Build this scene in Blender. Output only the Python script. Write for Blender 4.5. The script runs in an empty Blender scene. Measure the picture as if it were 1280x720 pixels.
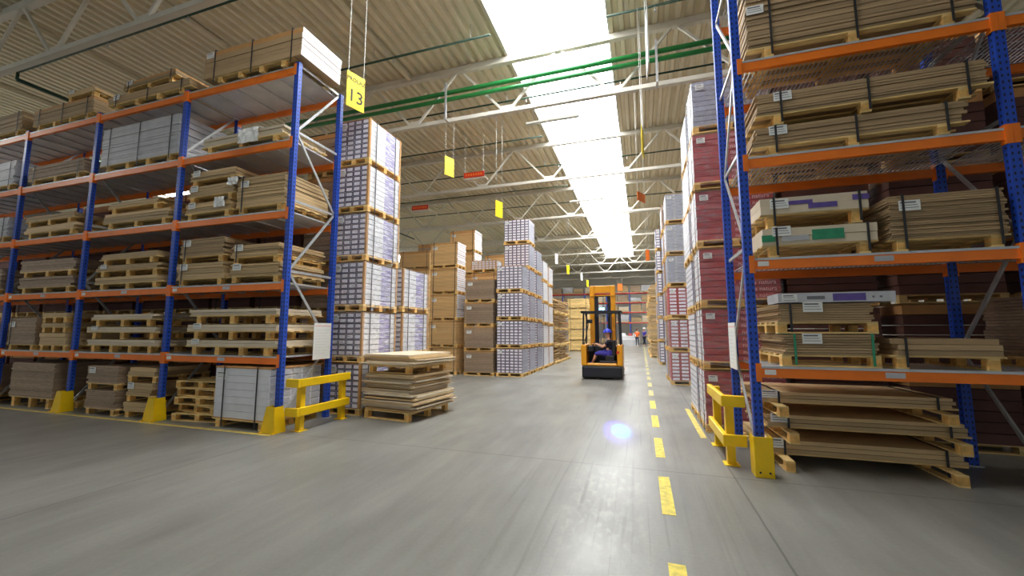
import bpy, bmesh, math, random
from mathutils import Vector, Matrix
PI = math.pi
R = random.Random(7)
scn = bpy.context.scene
C = scn.collection

# ------------------------------------------------------------------ camera
F_PX, PITCH = 503.0, math.radians(6.0)
YAW = math.atan(162*math.cos(PITCH)/F_PX)
cd = bpy.data.cameras.new('camera'); cam = bpy.data.objects.new('camera', cd); C.objects.link(cam)
cd.sensor_width = 36.0; cd.lens = F_PX/1280*36.0; cd.clip_end = 300
cam.location = (0, 0, 1.7); cam.rotation_euler = (PI/2+PITCH, 0, YAW)
scn.camera = cam
# ------------------------------------------------------------------ light, exposure
SKY_W = 0.26          # soft world fill added through the side left open behind the camera
SKYLIGHT = 9.5       # milky skylight band
scn.view_settings.view_transform = 'Standard'; scn.view_settings.look = 'None'
scn.view_settings.gamma = 1.0; scn.view_settings.use_curve_mapping = False
scn.view_settings.exposure = 0.45
w = bpy.data.worlds.new('world'); scn.world = w; w.use_nodes = True
w.node_tree.nodes['Background'].inputs[0].default_value = (0.86, 0.95, 1.0, 1)
w.node_tree.nodes['Background'].inputs[1].default_value = SKY_W

# ------------------------------------------------------------------ materials
def lin(c):
    return tuple(((v/255)/12.92 if v/255 <= .04045 else ((v/255+.055)/1.055)**2.4) for v in c)
def mat(name, col, rough=.6, metal=0, noise=0, nscale=8, stretch=(1,1,1), rnd=0, emit=0, bump=0, alpha=1, coat=0, spec=.5, world=False):
    m = bpy.data.materials.new(name); m.use_nodes = True
    nt = m.node_tree; b = nt.nodes['Principled BSDF']; L = nt.links
    c = lin(col) if max(col) > 1 else col
    b.inputs['Base Color'].default_value = (*c, 1); b.inputs['Roughness'].default_value = rough
    b.inputs['Metallic'].default_value = metal; b.inputs['Specular IOR Level'].default_value = spec
    if coat: b.inputs['Coat Weight'].default_value = coat
    src = None
    if noise or bump:
        g = nt.nodes.new('ShaderNodeNewGeometry') if world else nt.nodes.new('ShaderNodeTexCoord')
        mp = nt.nodes.new('ShaderNodeMapping'); mp.inputs['Scale'].default_value = stretch
        L.new(g.outputs['Position' if world else 'Object'], mp.inputs[0])
        n = nt.nodes.new('ShaderNodeTexNoise'); n.inputs['Scale'].default_value = nscale; n.inputs['Detail'].default_value = 5
        L.new(mp.outputs[0], n.inputs['Vector'])
        if noise:
            mr = nt.nodes.new('ShaderNodeMapRange'); mr.inputs[1].default_value = .3; mr.inputs[2].default_value = .7
            mr.inputs[3].default_value = 1-noise; mr.inputs[4].default_value = 1+noise
            L.new(n.outputs['Fac'], mr.inputs[0]); src = mr.outputs[0]
        if bump:
            bp = nt.nodes.new('ShaderNodeBump'); bp.inputs['Strength'].default_value = bump; bp.inputs['Distance'].default_value = .01
            L.new(n.outputs['Fac'], bp.inputs['Height']); L.new(bp.outputs[0], b.inputs['Normal'])
    if rnd:
        oi = nt.nodes.new('ShaderNodeObjectInfo'); m2 = nt.nodes.new('ShaderNodeMapRange')
        m2.inputs[3].default_value = 1-rnd; m2.inputs[4].default_value = 1+rnd; L.new(oi.outputs['Random'], m2.inputs[0])
        if src:
            mu = nt.nodes.new('ShaderNodeMath'); mu.operation = 'MULTIPLY'; L.new(src, mu.inputs[0]); L.new(m2.outputs[0], mu.inputs[1]); src = mu.outputs[0]
        else: src = m2.outputs[0]
    if src:
        vm = nt.nodes.new('ShaderNodeVectorMath'); vm.operation = 'SCALE'; vm.inputs[0].default_value = c
        L.new(src, vm.inputs['Scale']); L.new(vm.outputs[0], b.inputs['Base Color'])
    if emit:
        b.inputs['Emission Color'].default_value = (*c, 1); b.inputs['Emission Strength'].default_value = emit
    if alpha < 1: b.inputs['Alpha'].default_value = alpha
    return m
M = {}
M['blue'] = mat('blue_paint', (34, 78, 190), .4, noise=.08, nscale=5, world=True)
M['orange'] = mat('orange_paint', (255, 130, 32), .42, noise=.08, nscale=4, world=True)
M['red'] = mat('red_orange_paint', (205, 52, 28), .45)
M['galv'] = mat('galvanised_steel', (188, 190, 192), .38, .35, noise=.12, nscale=9, world=True)
M['deck'] = mat('shelf_deck_steel', (204, 206, 210), .42, .3, noise=.1, nscale=3, world=True)
M['wood'] = mat('pallet_pine', (236, 202, 134), .7, noise=.22, nscale=4, stretch=(1, 6, 6), rnd=.14, world=True)
M['wood2'] = mat('pallet_pine_block', (232, 182, 104), .75, noise=.25, nscale=14, rnd=.14, world=True)
M['board'] = mat('tan_fibreboard', (206, 176, 130), .65, noise=.09, nscale=3, stretch=(1, 1, 22), rnd=.24, world=True)
M['board2'] = mat('brown_cardboard', (178, 150, 112), .7, noise=.09, nscale=3, stretch=(1, 1, 22), rnd=.2, world=True)
M['boardgrey'] = mat('grey_brown_board', (172, 148, 124), .7, noise=.2, nscale=6, stretch=(2, 2, 14), rnd=.12, world=True)
M['boardlight'] = mat('pale_board', (222, 205, 178), .6, noise=.06, nscale=3, rnd=.08, world=True)
M['kraft'] = mat('kraft_cardboard', (222, 180, 122), .7, noise=.06, nscale=3, stretch=(1, 1, 12), rnd=.07, world=True)
M['kraftpost'] = mat('kraft_corner_post', (200, 150, 92), .7, noise=.08, world=True)
M['dark'] = mat('dark_brown_shade_tone', (104, 70, 62), .75, noise=.15, nscale=3, rnd=.2, world=True)  # dark tone that carries the shade on stacks behind the racks
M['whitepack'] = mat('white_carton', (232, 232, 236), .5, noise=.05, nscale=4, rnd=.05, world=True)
M['greypack'] = mat('light_grey_carton', (196, 196, 200), .5, noise=.08, nscale=4, rnd=.08, world=True)
M['lilac'] = mat('purple_grey_print', (98, 88, 110), .55, noise=.15, nscale=20, world=True)
M['purple'] = mat('violet_print', (182, 174, 212), .5, noise=.25, nscale=12, stretch=(1, 1, 6), world=True)
M['silver'] = mat('silver_grey_carton', (168, 170, 186), .45, noise=.15, nscale=14, rnd=.1, world=True)
M['endwhite'] = mat('white_end_label', (236, 232, 240), .45, noise=.08, nscale=14, rnd=.06, world=True)
M['redpack'] = mat('dull_red_carton', (184, 84, 86), .5, noise=.15, nscale=6, stretch=(1, 1, 8), rnd=.12, world=True)
M['redprint'] = mat('pale_red_print', (240, 205, 205), .5)
M['green'] = mat('green_print', (52, 150, 108), .5, noise=.15, nscale=14, world=True)
M['violet'] = mat('deep_violet_print', (104, 84, 160), .5, noise=.15, nscale=14, world=True)
M['paper'] = mat('white_paper', (242, 242, 238), .6)
M['ink'] = mat('black_ink', (28, 28, 30), .6)
M['printgrey'] = mat('grey_ink', (120, 120, 124), .6)
M['strap'] = mat('black_strap', (46, 46, 48), .5)
M['strapgreen'] = mat('green_strap', (50, 150, 110), .5)
M['yellow'] = mat('safety_yellow', (250, 205, 16), .4, noise=.06, nscale=4, world=True)
M['dashworn'] = mat('worn_yellow_dash', (188, 178, 108), .5, noise=.3, nscale=14, world=True)
M['dash'] = mat('yellow_floor_paint', (222, 200, 62), .5, noise=.28, nscale=14, world=True)
M['signyellow'] = mat('sign_yellow', (250, 224, 24), .45)
M['signorange'] = mat('sign_orange', (240, 120, 40), .5)
M['truck'] = mat('truck_yellow', (232, 158, 20), .35, coat=.3)
M['black'] = mat('black_plastic', (30, 30, 34), .5)
M['darkmetal'] = mat('dark_steel', (52, 52, 60), .4, .5)
M['rubber'] = mat('rubber', (22, 22, 24), .8)
M['truss'] = mat('cream_white_steel', (212, 208, 196), .5, noise=.05, nscale=3, world=True)
M['pipegreen'] = mat('green_pipe_paint', (28, 122, 58), .3, coat=.3)
M['sprink'] = mat('dark_green_pipe', (24, 62, 44), .45)
M['wire'] = mat('steel_wire', (190, 190, 186), .4, .5)
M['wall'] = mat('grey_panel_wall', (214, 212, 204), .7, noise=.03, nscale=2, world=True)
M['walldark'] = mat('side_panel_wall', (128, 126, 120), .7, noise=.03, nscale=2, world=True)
M['roof'] = mat('roof_deck', (224, 215, 190), .6, noise=.05, nscale=2, world=True)
M['skin'] = mat('skin', (214, 160, 130), .5)
M['navy'] = mat('navy_cotton', (26, 28, 48), .8)
M['workblue'] = mat('violet_blue_work_trousers', (66, 62, 170), .75)
M['helmet'] = mat('blue_helmet', (60, 74, 214), .3)
M['whitehelmet'] = mat('white_helmet', (230, 230, 232), .35)
M['hivis'] = mat('hi_vis_orange', (252, 110, 30), .7)
M['denim'] = mat('dark_denim', (40, 48, 70), .8)
M['glassblue'] = mat('lit_blue_lens', (90, 190, 255), .3, emit=30)
M['lamp'] = mat('lamp_diffuser', (235, 235, 228), .5)
def print_mat():
    m = bpy.data.materials.new('white_with_violet_print'); m.use_nodes = True; nt = m.node_tree; L = nt.links; b = nt.nodes['Principled BSDF']; b.inputs['Roughness'].default_value = .45
    g = nt.nodes.new('ShaderNodeNewGeometry'); mp = nt.nodes.new('ShaderNodeMapping'); mp.inputs['Scale'].default_value = (1, 1.6, 26)
    n = nt.nodes.new('ShaderNodeTexNoise'); n.inputs['Scale'].default_value = 2.2; n.inputs['Detail'].default_value = 4
    L.new(g.outputs['Position'], mp.inputs[0]); L.new(mp.outputs[0], n.inputs['Vector'])
    mr = nt.nodes.new('ShaderNodeMapRange'); mr.inputs[1].default_value = .44; mr.inputs[2].default_value = .52; L.new(n.outputs['Fac'], mr.inputs[0])
    mx = nt.nodes.new('ShaderNodeMix'); mx.data_type = 'RGBA'; L.new(mr.outputs[0], mx.inputs[0])
    mx.inputs[6].default_value = (*lin((228, 228, 236)), 1); mx.inputs[7].default_value = (*lin((158, 148, 200)), 1); L.new(mx.outputs[2], b.inputs['Base Color']); return m
M['purple'] = print_mat()
def film_mat():
    m = bpy.data.materials.new('stretch_film'); m.use_nodes = True; nt = m.node_tree; L = nt.links
    b = nt.nodes['Principled BSDF']; b.inputs['Base Color'].default_value = (.9, .9, .95, 1); b.inputs['Roughness'].default_value = .22
    tc = nt.nodes.new('ShaderNodeNewGeometry'); mp = nt.nodes.new('ShaderNodeMapping'); mp.inputs['Scale'].default_value = (2.2, 2.2, 7); mp.inputs['Rotation'].default_value = (.5, .2, 0)
    n = nt.nodes.new('ShaderNodeTexNoise'); n.inputs['Scale'].default_value = 3; n.inputs['Detail'].default_value = 6; n.inputs['Distortion'].default_value = .8
    L.new(tc.outputs['Position'], mp.inputs[0]); L.new(mp.outputs[0], n.inputs['Vector'])
    mr = nt.nodes.new('ShaderNodeMapRange'); mr.inputs[1].default_value = .45; mr.inputs[2].default_value = .75; mr.inputs[3].default_value = .04; mr.inputs[4].default_value = .34
    L.new(n.outputs['Fac'], mr.inputs[0]); L.new(mr.outputs[0], b.inputs['Alpha'])
    bp = nt.nodes.new('ShaderNodeBump'); bp.inputs['Strength'].default_value = .6; bp.inputs['Distance'].default_value = .02
    L.new(n.outputs['Fac'], bp.inputs['Height']); L.new(bp.outputs[0], b.inputs['Normal'])
    return m
M['film'] = film_mat()
def hole_mat():
    # blue upright face punched with a regular column of slots
    m = bpy.data.materials.new('perforated_blue_upright'); m.use_nodes = True; nt = m.node_tree; L = nt.links
    b = nt.nodes['Principled BSDF']; b.inputs['Roughness'].default_value = .4
    g = nt.nodes.new('ShaderNodeTexCoord'); s = nt.nodes.new('ShaderNodeSeparateXYZ'); L.new(g.outputs['Object'], s.inputs[0])
    def mth(op, a, b2=None, v=None):
        n = nt.nodes.new('ShaderNodeMath'); n.operation = op
        L.new(a, n.inputs[0])
        if b2 is not None: L.new(b2, n.inputs[1])
        if v is not None: n.inputs[1].default_value = v
        return n.outputs[0]
    fz = mth('FRACT', mth('MULTIPLY', s.outputs['Z'], v=1/.075))
    inz = mth('LESS_THAN', fz, v=.42)
    ax = mth('ABSOLUTE', mth('SUBTRACT', mth('ABSOLUTE', s.outputs['X']), v=.026))
    inx = mth('LESS_THAN', ax, v=.0085)
    ay = mth('LESS_THAN', mth('ABSOLUTE', s.outputs['Y']), v=.012)
    ox = mth('GREATER_THAN', mth('ABSOLUTE', s.outputs['X']), v=.0495)
    side = mth('MULTIPLY', ox, ay)
    fr = mth('MULTIPLY', mth('SUBTRACT', ox, v=1.0), v=-1.0)
    k = mth('MULTIPLY', inz, mth('MAXIMUM', side, mth('MULTIPLY', fr, inx)))
    mx = nt.nodes.new('ShaderNodeMix'); mx.data_type = 'RGBA'; L.new(k, mx.inputs[0])
    mx.inputs[6].default_value = (*lin((36, 80, 192)), 1); mx.inputs[7].default_value = (*lin((26, 26, 40)), 1)
    L.new(mx.outputs[2], b.inputs['Base Color'])
    return m
M['upright'] = hole_mat()
def floor_mat():
    m = bpy.data.materials.new('worn_concrete'); m.use_nodes = True; nt = m.node_tree; L = nt.links
    b = nt.nodes['Principled BSDF']
    g = nt.nodes.new('ShaderNodeNewGeometry'); s = nt.nodes.new('ShaderNodeSeparateXYZ'); L.new(g.outputs['Position'], s.inputs[0])
    def noise(sc, st=(1, 1, 1), det=6, dist=0, rot=0):
        mp = nt.nodes.new('ShaderNodeMapping'); mp.inputs['Scale'].default_value = st; mp.inputs['Rotation'].default_value = (0, 0, rot); L.new(g.outputs['Position'], mp.inputs[0])
        n = nt.nodes.new('ShaderNodeTexNoise'); n.inputs['Scale'].default_value = sc; n.inputs['Detail'].default_value = det; n.inputs['Distortion'].default_value = dist
        L.new(mp.outputs[0], n.inputs['Vector']); return n.outputs['Fac']
    def rng(x, a, b2, c, d):
        n = nt.nodes.new('ShaderNodeMapRange'); L.new(x, n.inputs[0])
        for i, v in enumerate((a, b2, c, d)): n.inputs[i+1].default_value = v
        return n.outputs[0]
    def mth(op, a, b2=None, v=None):
        n = nt.nodes.new('ShaderNodeMath'); n.operation = op; L.new(a, n.inputs[0])
        if b2 is not None: L.new(b2, n.inputs[1])
        if v is not None: n.inputs[1].default_value = v
        return n.outputs[0]
    X, Y = s.outputs['X'], s.outputs['Y']
    val = mth('MULTIPLY', rng(noise(.5, det=3), .15, .85, .8, 1.2), rng(noise(2.2, (1, .3, 1), det=9, rot=.9), .1, .9, .72, 1.28))
    val = mth('MULTIPLY', val, rng(noise(1.6, (5, .5, 1), det=6, rot=-1.0), .1, .9, .84, 1.16))
    val = mth('MULTIPLY', val, rng(noise(30, det=2), .2, .8, .93, 1.07))
    # long tyre streaks along the aisle
    streak = rng(noise(1.0, (16, .35, 1), det=4, dist=.25), .55, .66, 0, 1)
    lane = rng(mth('ABSOLUTE', mth('ADD', X, v=.35)), .25, 1.5, 1, 0)
    val = mth('MULTIPLY', val, rng(mth('MULTIPLY', streak, lane), 0, 1, 1, .72))
    # pale worn scuffs in the lane before the camera
    sc = rng(noise(7, (1.8, .8, 1), det=9, dist=.25), .48, .7, 0, 1)
    box = mth('MULTIPLY', rng(mth('ABSOLUTE', mth('ADD', X, v=.42)), .1, .5, 1, 0), rng(mth('ABSOLUTE', mth('SUBTRACT', Y, v=4.3)), .6, 1.5, 1, 0))
    val = mth('ADD', val, mth('MULTIPLY', mth('MULTIPLY', sc, box), v=.55))
    # expansion joints
    for ax, p in ((X, -5.55), (Y, 5.42), (X, .98), (Y, 17.4), (Y, 29.4)):
        wob = mth('ADD', ax, mth('MULTIPLY', noise(6), v=.012))
        d = mth('ABSOLUTE', mth('SUBTRACT', wob, v=p))
        val = mth('MULTIPLY', val, rng(d, .006, .012, .5, 1))
    col = nt.nodes.new('ShaderNodeVectorMath'); col.operation = 'SCALE'; col.inputs[0].default_value = lin((128, 127, 121)); L.new(val, col.inputs['Scale'])
    L.new(col.outputs[0], b.inputs['Base Color'])
    L.new(rng(noise(1.3, (1, .6, 1), det=6, rot=.9), .2, .8, .25, .5), b.inputs['Roughness'])
    bp = nt.nodes.new('ShaderNodeBump'); bp.inputs['Strength'].default_value = .12; bp.inputs['Distance'].default_value = .01
    L.new(noise(7, (1, .4, 1)), bp.inputs['Height']); L.new(bp.outputs[0], b.inputs['Normal'])
    return m
M['floor'] = floor_mat()
def sky_mat():
    m = bpy.data.materials.new('milky_skylight'); m.use_nodes = True; b = m.node_tree.nodes['Principled BSDF']
    b.inputs['Base Color'].default_value = (.8, .8, .8, 1); b.inputs['Emission Color'].default_value = (.97, .99, 1, 1); b.inputs['Emission Strength'].default_value = SKYLIGHT
    return m
M['skylight'] = sky_mat()

# ------------------------------------------------------------------ helpers
class MB:
    def __init__(s): s.v = []; s.f = []; s.m = []
    def quad(s, pts, mi=0):
        n = len(s.v); s.v += [tuple(p) for p in pts]; s.f.append(tuple(range(n, n+len(pts)))); s.m.append(mi); return s
    def box(s, x0, x1, y0, y1, z0, z1, mi=0, M4=None):
        p = [Vector((x, y, z)) for z in (z0, z1) for y in (y0, y1) for x in (x0, x1)]
        if M4: p = [M4 @ q for q in p]
        n = len(s.v); s.v += [tuple(q) for q in p]
        for q in ((0, 2, 3, 1), (4, 5, 7, 6), (0, 1, 5, 4), (2, 6, 7, 3), (0, 4, 6, 2), (1, 3, 7, 5)):
            s.f.append(tuple(n+i for i in q)); s.m.append(mi)
        return s
    def bar(s, a, b, w, h=None, mi=0):
        a, b = Vector(a), Vector(b); h = h or w; d = b-a; L = d.length; z = d.normalized()
        up = Vector((0, 0, 1)) if abs(z.z) < .95 else Vector((0, 1, 0))
        x = up.cross(z).normalized(); y = z.cross(x)
        m4 = Matrix((x, y, z)).transposed().to_4x4(); m4.translation = a
        return s.box(-w/2, w/2, -h/2, h/2, 0, L, mi, m4)
    def tube(s, a, b, r, n=10, mi=0, r2=None):
        a, b = Vector(a), Vector(b); z = (b-a).normalized(); r2 = r if r2 is None else r2
        up = Vector((0, 0, 1)) if abs(z.z) < .95 else Vector((0, 1, 0))
        x = up.cross(z).normalized(); y = z.cross(x); k = len(s.v)
        for c, rr in ((a, r), (b, r2)):
            for i in range(n):
                t = 2*PI*i/n; s.v.append(tuple(c+x*math.cos(t)*rr+y*math.sin(t)*rr))
        for i in range(n):
            j = (i+1) % n; s.f.append((k+i, k+j, k+n+j, k+n+i)); s.m.append(mi)
        s.f.append(tuple(k+i for i in reversed(range(n)))); s.f.append(tuple(k+n+i for i in range(n))); s.m += [mi, mi]
        return s
    def mesh(s, name, mats, smooth=False):
        me = bpy.data.meshes.new(name); me.from_pydata(s.v, [], s.f)
        for m in (mats if isinstance(mats, (list, tuple)) else [mats]): me.materials.append(m)
        for p, i in zip(me.polygons, s.m): p.material_index = i; p.use_smooth = smooth
        return me
    def build(s, name, mats, parent=None, smooth=False, bevel=0):
        o = bpy.data.objects.new(name, s.mesh(name, mats, smooth)); C.objects.link(o)
        if parent: o.parent = parent
        if bevel:
            b = o.modifiers.new('bevel', 'BEVEL'); b.width = bevel; b.segments = 2; b.limit_method = 'ANGLE'
        return o
LABELS = {}
def tag(o, label, cat, group=None, kind=None):
    assert 4 <= len(label.split()) <= 16, (len(label.split()), label)
    if label in LABELS and not (group and LABELS[label] == group): print('DUPLABEL', label)
    LABELS[label] = group
    o['label'] = label; o['category'] = cat
    if group: o['group'] = group
    if kind: o['kind'] = kind
    return o
def thing(name, label, cat, loc=(0, 0, 0), rotz=0, group=None):
    o = bpy.data.objects.new(name, None); C.objects.link(o); o.location = loc; o.rotation_euler = (0, 0, rotz); o.empty_display_size = .1
    return tag(o, label, cat, group)
def struct(name, mb, m, **k):
    o = mb.build(name, m, **k); o['kind'] = 'structure'; return o
def inst(name, me, parent, loc=(0, 0, 0), scale=(1, 1, 1), rot=(0, 0, 0)):
    o = bpy.data.objects.new(name, me); C.objects.link(o); o.parent = parent; o.location = loc; o.scale = scale; o.rotation_euler = rot
    return o
def dup(root, loc, label, group=None):
    r = root.copy(); C.objects.link(r); r.location = loc; tag(r, label, root['category'], group or root.get('group'))
    def rec(a, b):
        for ch in a.children:
            c = ch.copy(); C.objects.link(c); c.parent = b; rec(ch, c)
    rec(root, r); return r
_u = {}
def unit(name, m, centre=False):
    k = (name, m)
    if k not in _u: _u[k] = MB().box(-.5, .5, -.5, .5, 0, 1).mesh(name, M[m])
    return _u[k]
def ubox(name, m, parent, x0, x1, y0, y1, z0, z1, rz=0):
    return inst(name, unit(name, m), parent, ((x0+x1)/2, (y0+y1)/2, z0), (x1-x0, y1-y0, z1-z0), (0, 0, rz))
_t = {}
def text_mesh(txt, size, ext=.0015, m='ink'):
    k = (txt, size, m)
    if k in _t: return _t[k]
    cu = bpy.data.curves.new('t', 'FONT'); cu.body = txt; cu.size = size; cu.extrude = ext; cu.align_x = 'CENTER'; cu.align_y = 'CENTER'; cu.resolution_u = 2
    o = bpy.data.objects.new('t', cu); C.objects.link(o); dg = bpy.context.evaluated_depsgraph_get()
    me = bpy.data.meshes.new_from_object(o.evaluated_get(dg)); bpy.data.objects.remove(o); bpy.data.curves.remove(cu)
    me.name = 'lettering'; me.materials.clear(); me.materials.append(M[m]); _t[k] = me
    return me

# ------------------------------------------------------------------ the building
fl = struct('floor', MB().quad([(-40, -12, 0), (20, -12, 0), (20, 62, 0), (-40, 62, 0)]), M['floor'])
ZR = 10.25; SX0, SX1, SY0, SY1 = -3.72, -.62, 2.0, 47.5
S2A, S2B = -29.2, -26.2
def deck(name, x0, x1, y0, y1):
    mb = MB(); p = .3; n = int(round((x1-x0)/p)); p = (x1-x0)/n; prof = []
    for i in range(n):
        a = x0+i*p
        prof += [(a, ZR), (a+p*.38, ZR), (a+p*.5, ZR+.13), (a+p*.88, ZR+.13)]
    prof.append((x1, ZR))
    for (xa, za), (xb, zb) in zip(prof, prof[1:]): mb.quad([(xa, y0, za), (xb, y0, zb), (xb, y1, zb), (xa, y1, za)])
    mb.quad([(x0, y0, ZR+.2), (x1, y0, ZR+.2), (x1, y1, ZR+.2), (x0, y1, ZR+.2)])
    return struct(name, mb, M['roof'])
deck('ceiling', -40, S2A, -12, 60); deck('ceiling', S2B, SX0, -12, 60); deck('ceiling', S2A, S2B, 56, 60); deck('ceiling', S2A, S2B, -12, -6);
struct('added_skylight_left', MB().box(S2A-.02, S2B+.02, -6, 56, ZR+.22, ZR+.26), M['skylight'])  # extra emissive strip, added to brighten the ceiling and left side
deck('ceiling', SX1, 9.5, -12, 60); deck('ceiling', 12.5, 20, -12, 60); deck('ceiling', 9.5, 12.5, -12, 28); deck('ceiling', 9.5, 12.5, 56, 60);
struct('added_skylight_right', MB().box(9.48, 12.52, 28, 56, ZR+.22, ZR+.26), M['skylight'])  # another added strip out of view, lifts the far wall
deck('ceiling', SX0, SX1, SY1, 60); deck('ceiling', SX0, SX1, -12, SY0)
sk = MB(); sk.box(SX0-.02, SX1+.02, SY0, SY1, ZR+.22, ZR+.26)
sk = struct('window_1', sk, M['skylight'])
cb = MB()
for x in (SX0, SX1): cb.box(x-.03, x+.03, SY0, SY1, ZR-.02, ZR+.24)
cb.box(SX0, SX1, SY0-.04, SY0, ZR, ZR+.24).box(SX0, SX1, SY1, SY1+.04, ZR, ZR+.24)
struct('trim_1', cb, M['truss'])
struct('wall_far', MB().box(-40, 20, 58, 58.2, 0, ZR+.2), M['wall'])
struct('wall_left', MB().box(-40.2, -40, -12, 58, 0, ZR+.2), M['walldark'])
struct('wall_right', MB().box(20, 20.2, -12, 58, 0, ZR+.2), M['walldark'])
pl = MB()
for x in (-7.2, -11.6, -16, -21, 2.9, 7.0): pl.box(x-.06, x+.06, -12, 58, ZR-.16, ZR-.02)
struct('trim_2', pl, M['roof'])
struct('trim_3', MB().box(-16, 8, 57.4, 57.6, 8.0, 8.25), M['truss'])   # crane rail before the far wall
# roof trusses
ORD = ['nearest', 'second nearest', 'third nearest', 'fourth nearest', 'fifth nearest', 'sixth nearest', 'seventh nearest', 'eighth nearest', 'farthest']
def truss(y, label):
    t = thing('roof_truss', label, 'roof truss', (0, y, 0), 0, 'steel trusses under the roof')
    X0, X1, zb, zt, P = -24.3, 8.3, 8.44, 10.12, 3.26
    mb = MB().box(X0, X1, -.07, .07, zb-.06, zb+.06); mb.build('bottom_chord', M['truss'], t)
    MB().box(X0-2, X1+2, -.08, .08, zt-.09, zt+.09).build('top_chord', M['truss'], t)
    n = MB(); me = None
    k = 0; x = -.5-7*P
    while x < X1:
        for sx in (-1, 1):
            a = (x+.12*sx, 0, zb+.05); b = (x+sx*P/2-.1*sx, 0, zt-.08)
            MB().bar(a, b, .07, .07).build('diagonal', M['truss'], t)
        g = MB().box(x-.2, x+.2, -.012, .012, zb+.02, zb+.2); g.build('gusset', M['truss'], t)
        x += P
    return t
TY = [5.35, 11.2, 17.25, 23.25, 29.3, 35.3, 41.3, 47.3, 53.0]
for i, y in enumerate(TY): truss(y, 'cream painted steel roof truss, %s to the camera' % ORD[i] if i < 8 else 'cream painted steel roof truss, farthest of all at end wall')
# green mains and thin sprinkler runs
for i, (z, y, r) in enumerate(((9.32, 11.05, .07), (9.07, 11.02, .065))):
    o = MB().tube((-30, y, z), (19, y, z), r, 14).build('water_pipe', M['pipegreen'], None, True)
    tag(o, 'thick glossy green pipe across the roof, %s of the pair' % ('upper' if i == 0 else 'lower'), 'pipe', 'pair of thick green pipes')
for x in (-5.72, .62):
    o = MB().box(x-.03, x+.03, 10.9, 10.94, 8.35, 9.6).box(x-.03, x+.03, 10.94, 11.2, 8.35, 8.39).build('pipe_hanger', M['galv'])
    tag(o, 'pale steel strap hanger holding green pipes %s of the skylight' % ('left' if x < 0 else 'right'), 'pipe hanger')
for i, (y, xa, xb) in enumerate(((6.6, -18.5, -4.2), (9.62, -24, -3.72), (12.85, -24, 8), (15.75, -24, -3.7), (18.8, -24, 8), (21.8, -24, -3.7), (24.8, -24, 8), (9.95, -.62, 8))):
    t = thing('sprinkler_pipe', ('thin dark green sprinkler pipe under left roof, row %s from the front' % ['one', 'two', 'three', 'four', 'five', 'six', 'seven'][i]) if i < 7 else 'thin dark green sprinkler pipe under roof right of skylight', 'sprinkler pipe', (0, 0, 0), 0, 'thin sprinkler pipes under the roof')
    mb = MB().tube((xa, y, 9.8), (xb, y, 9.8), .03, 8)
    if i == 0: mb.tube((xa, y, 9.8), (xa, y, 9.56), .04, 8).tube((xa-.0, y, 9.56), (xa, 30, 9.56), .06, 8)
    mb.build('pipe', M['sprink'], t, True)
    x = xa+1.2
    while x < xb:
        MB().tube((x, y, 9.8), (x, y, 9.66), .014, 6).tube((x, y, 9.66), (x, y, 9.65), .035, 8).build('sprinkler_head', M['galv'], t); x += 3.2
    x = xa+.5
    hg = MB()
    while x < xb: hg.tube((x, y, 9.83), (x, y, ZR+.02), .008, 5); x += 3.2
    hg.build('hanger_rod', M['galv'], t)
# strip lights under the skylight
for i, y in enumerate((11.75, 19.9, 27.8, 35.6)):
    t = thing('strip_light', 'long thin unlit strip light beneath the skylight, %s' % ['closest one', 'second one back', 'third one back', 'farthest one'][i], 'strip light', (-2.45, y, 8.2), 0, 'strip lights hung under the skylight')
    MB().box(-.83, .83, -.05, .05, 0, .06).build('housing', M['truss'], t)
    MB().tube((-.8, 0, -.015), (.8, 0, -.015), .018, 8).build('tube_lamp', M['lamp'], t, True)
    MB().tube((-.6, 0, .06), (-.6, 0, ZR+.22-8.2), .004, 5).tube((.6, 0, .06), (.6, 0, ZR+.22-8.2), .004, 5).build('suspension_wire', M['wire'], t)

# ------------------------------------------------------------------ hanging signs
def sign(label, p, ang, wd, ht, m, ztop, txt=None, small=None):
    t = thing('hanging_sign', label, 'sign', p, ang)
    MB().box(-wd/2, wd/2, -.008, .008, 0, ht).build('sign_plate', M[m], t)
    for s in (-1, 1): MB().tube((s*(wd/2-.03), 0, ht), (s*(wd/2-.03), 0, ztop-p[2]), .006, 5).build('suspension_wire', M['wire'], t)
    if txt: 
        for s in (-1, 1): inst('lettering', text_mesh(txt, ht*.5), t, (0, s*.0105, ht*.33), (1, 1, 1), (PI/2, 0, 0 if s < 0 else PI))
    if small:
        for s in (-1, 1): inst('lettering', text_mesh(small, ht*.15), t, (0, s*.0105, ht*.8), (1, 1, 1), (PI/2, 0, 0 if s < 0 else PI))
    return t
sign('yellow sign numbered 13 hanging beside the left rack end', (-5.54, 6.57, 6.28), math.atan2(.4, .12), .42, .76, 'signyellow', ZR, '13', 'PROLAZ')
sign('yellowish blank sign on two wires left of the skylight, nearer one', (-6.1, 12.0, 6.95), 1.2, .42, .66, 'signyellow', ZR)
sign('small bright yellow hanging sign above the white carton stacks', (-5.0, 14.0, 5.95), 1.2, .4, .62, 'signyellow', ZR)
sign('pale hanging sign seen edge-on near the right rack top', (.2, 5.6, 5.3), 1.57+.04, .4, .8, 'paper', ZR)
sign('pale hanging sign seen edge-on, farther right of the skylight', (.17, 10, 5.95), 1.45, .4, .72, 'signyellow', ZR)
sign('orange slanted hanging sign above grey cartons on the right', (.13, 14, 6.05), 1.1, .55, .3, 'signorange', ZR)
sign('orange upright hanging sign far down beside right stacks', (.52, 27, 6.15), .3, .24, .72, 'signorange', ZR)
sign('small orange hanging sign in front of far rack', (-1.95, 42, 5.7), .2, .5, .7, 'signorange', ZR+.22)
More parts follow.
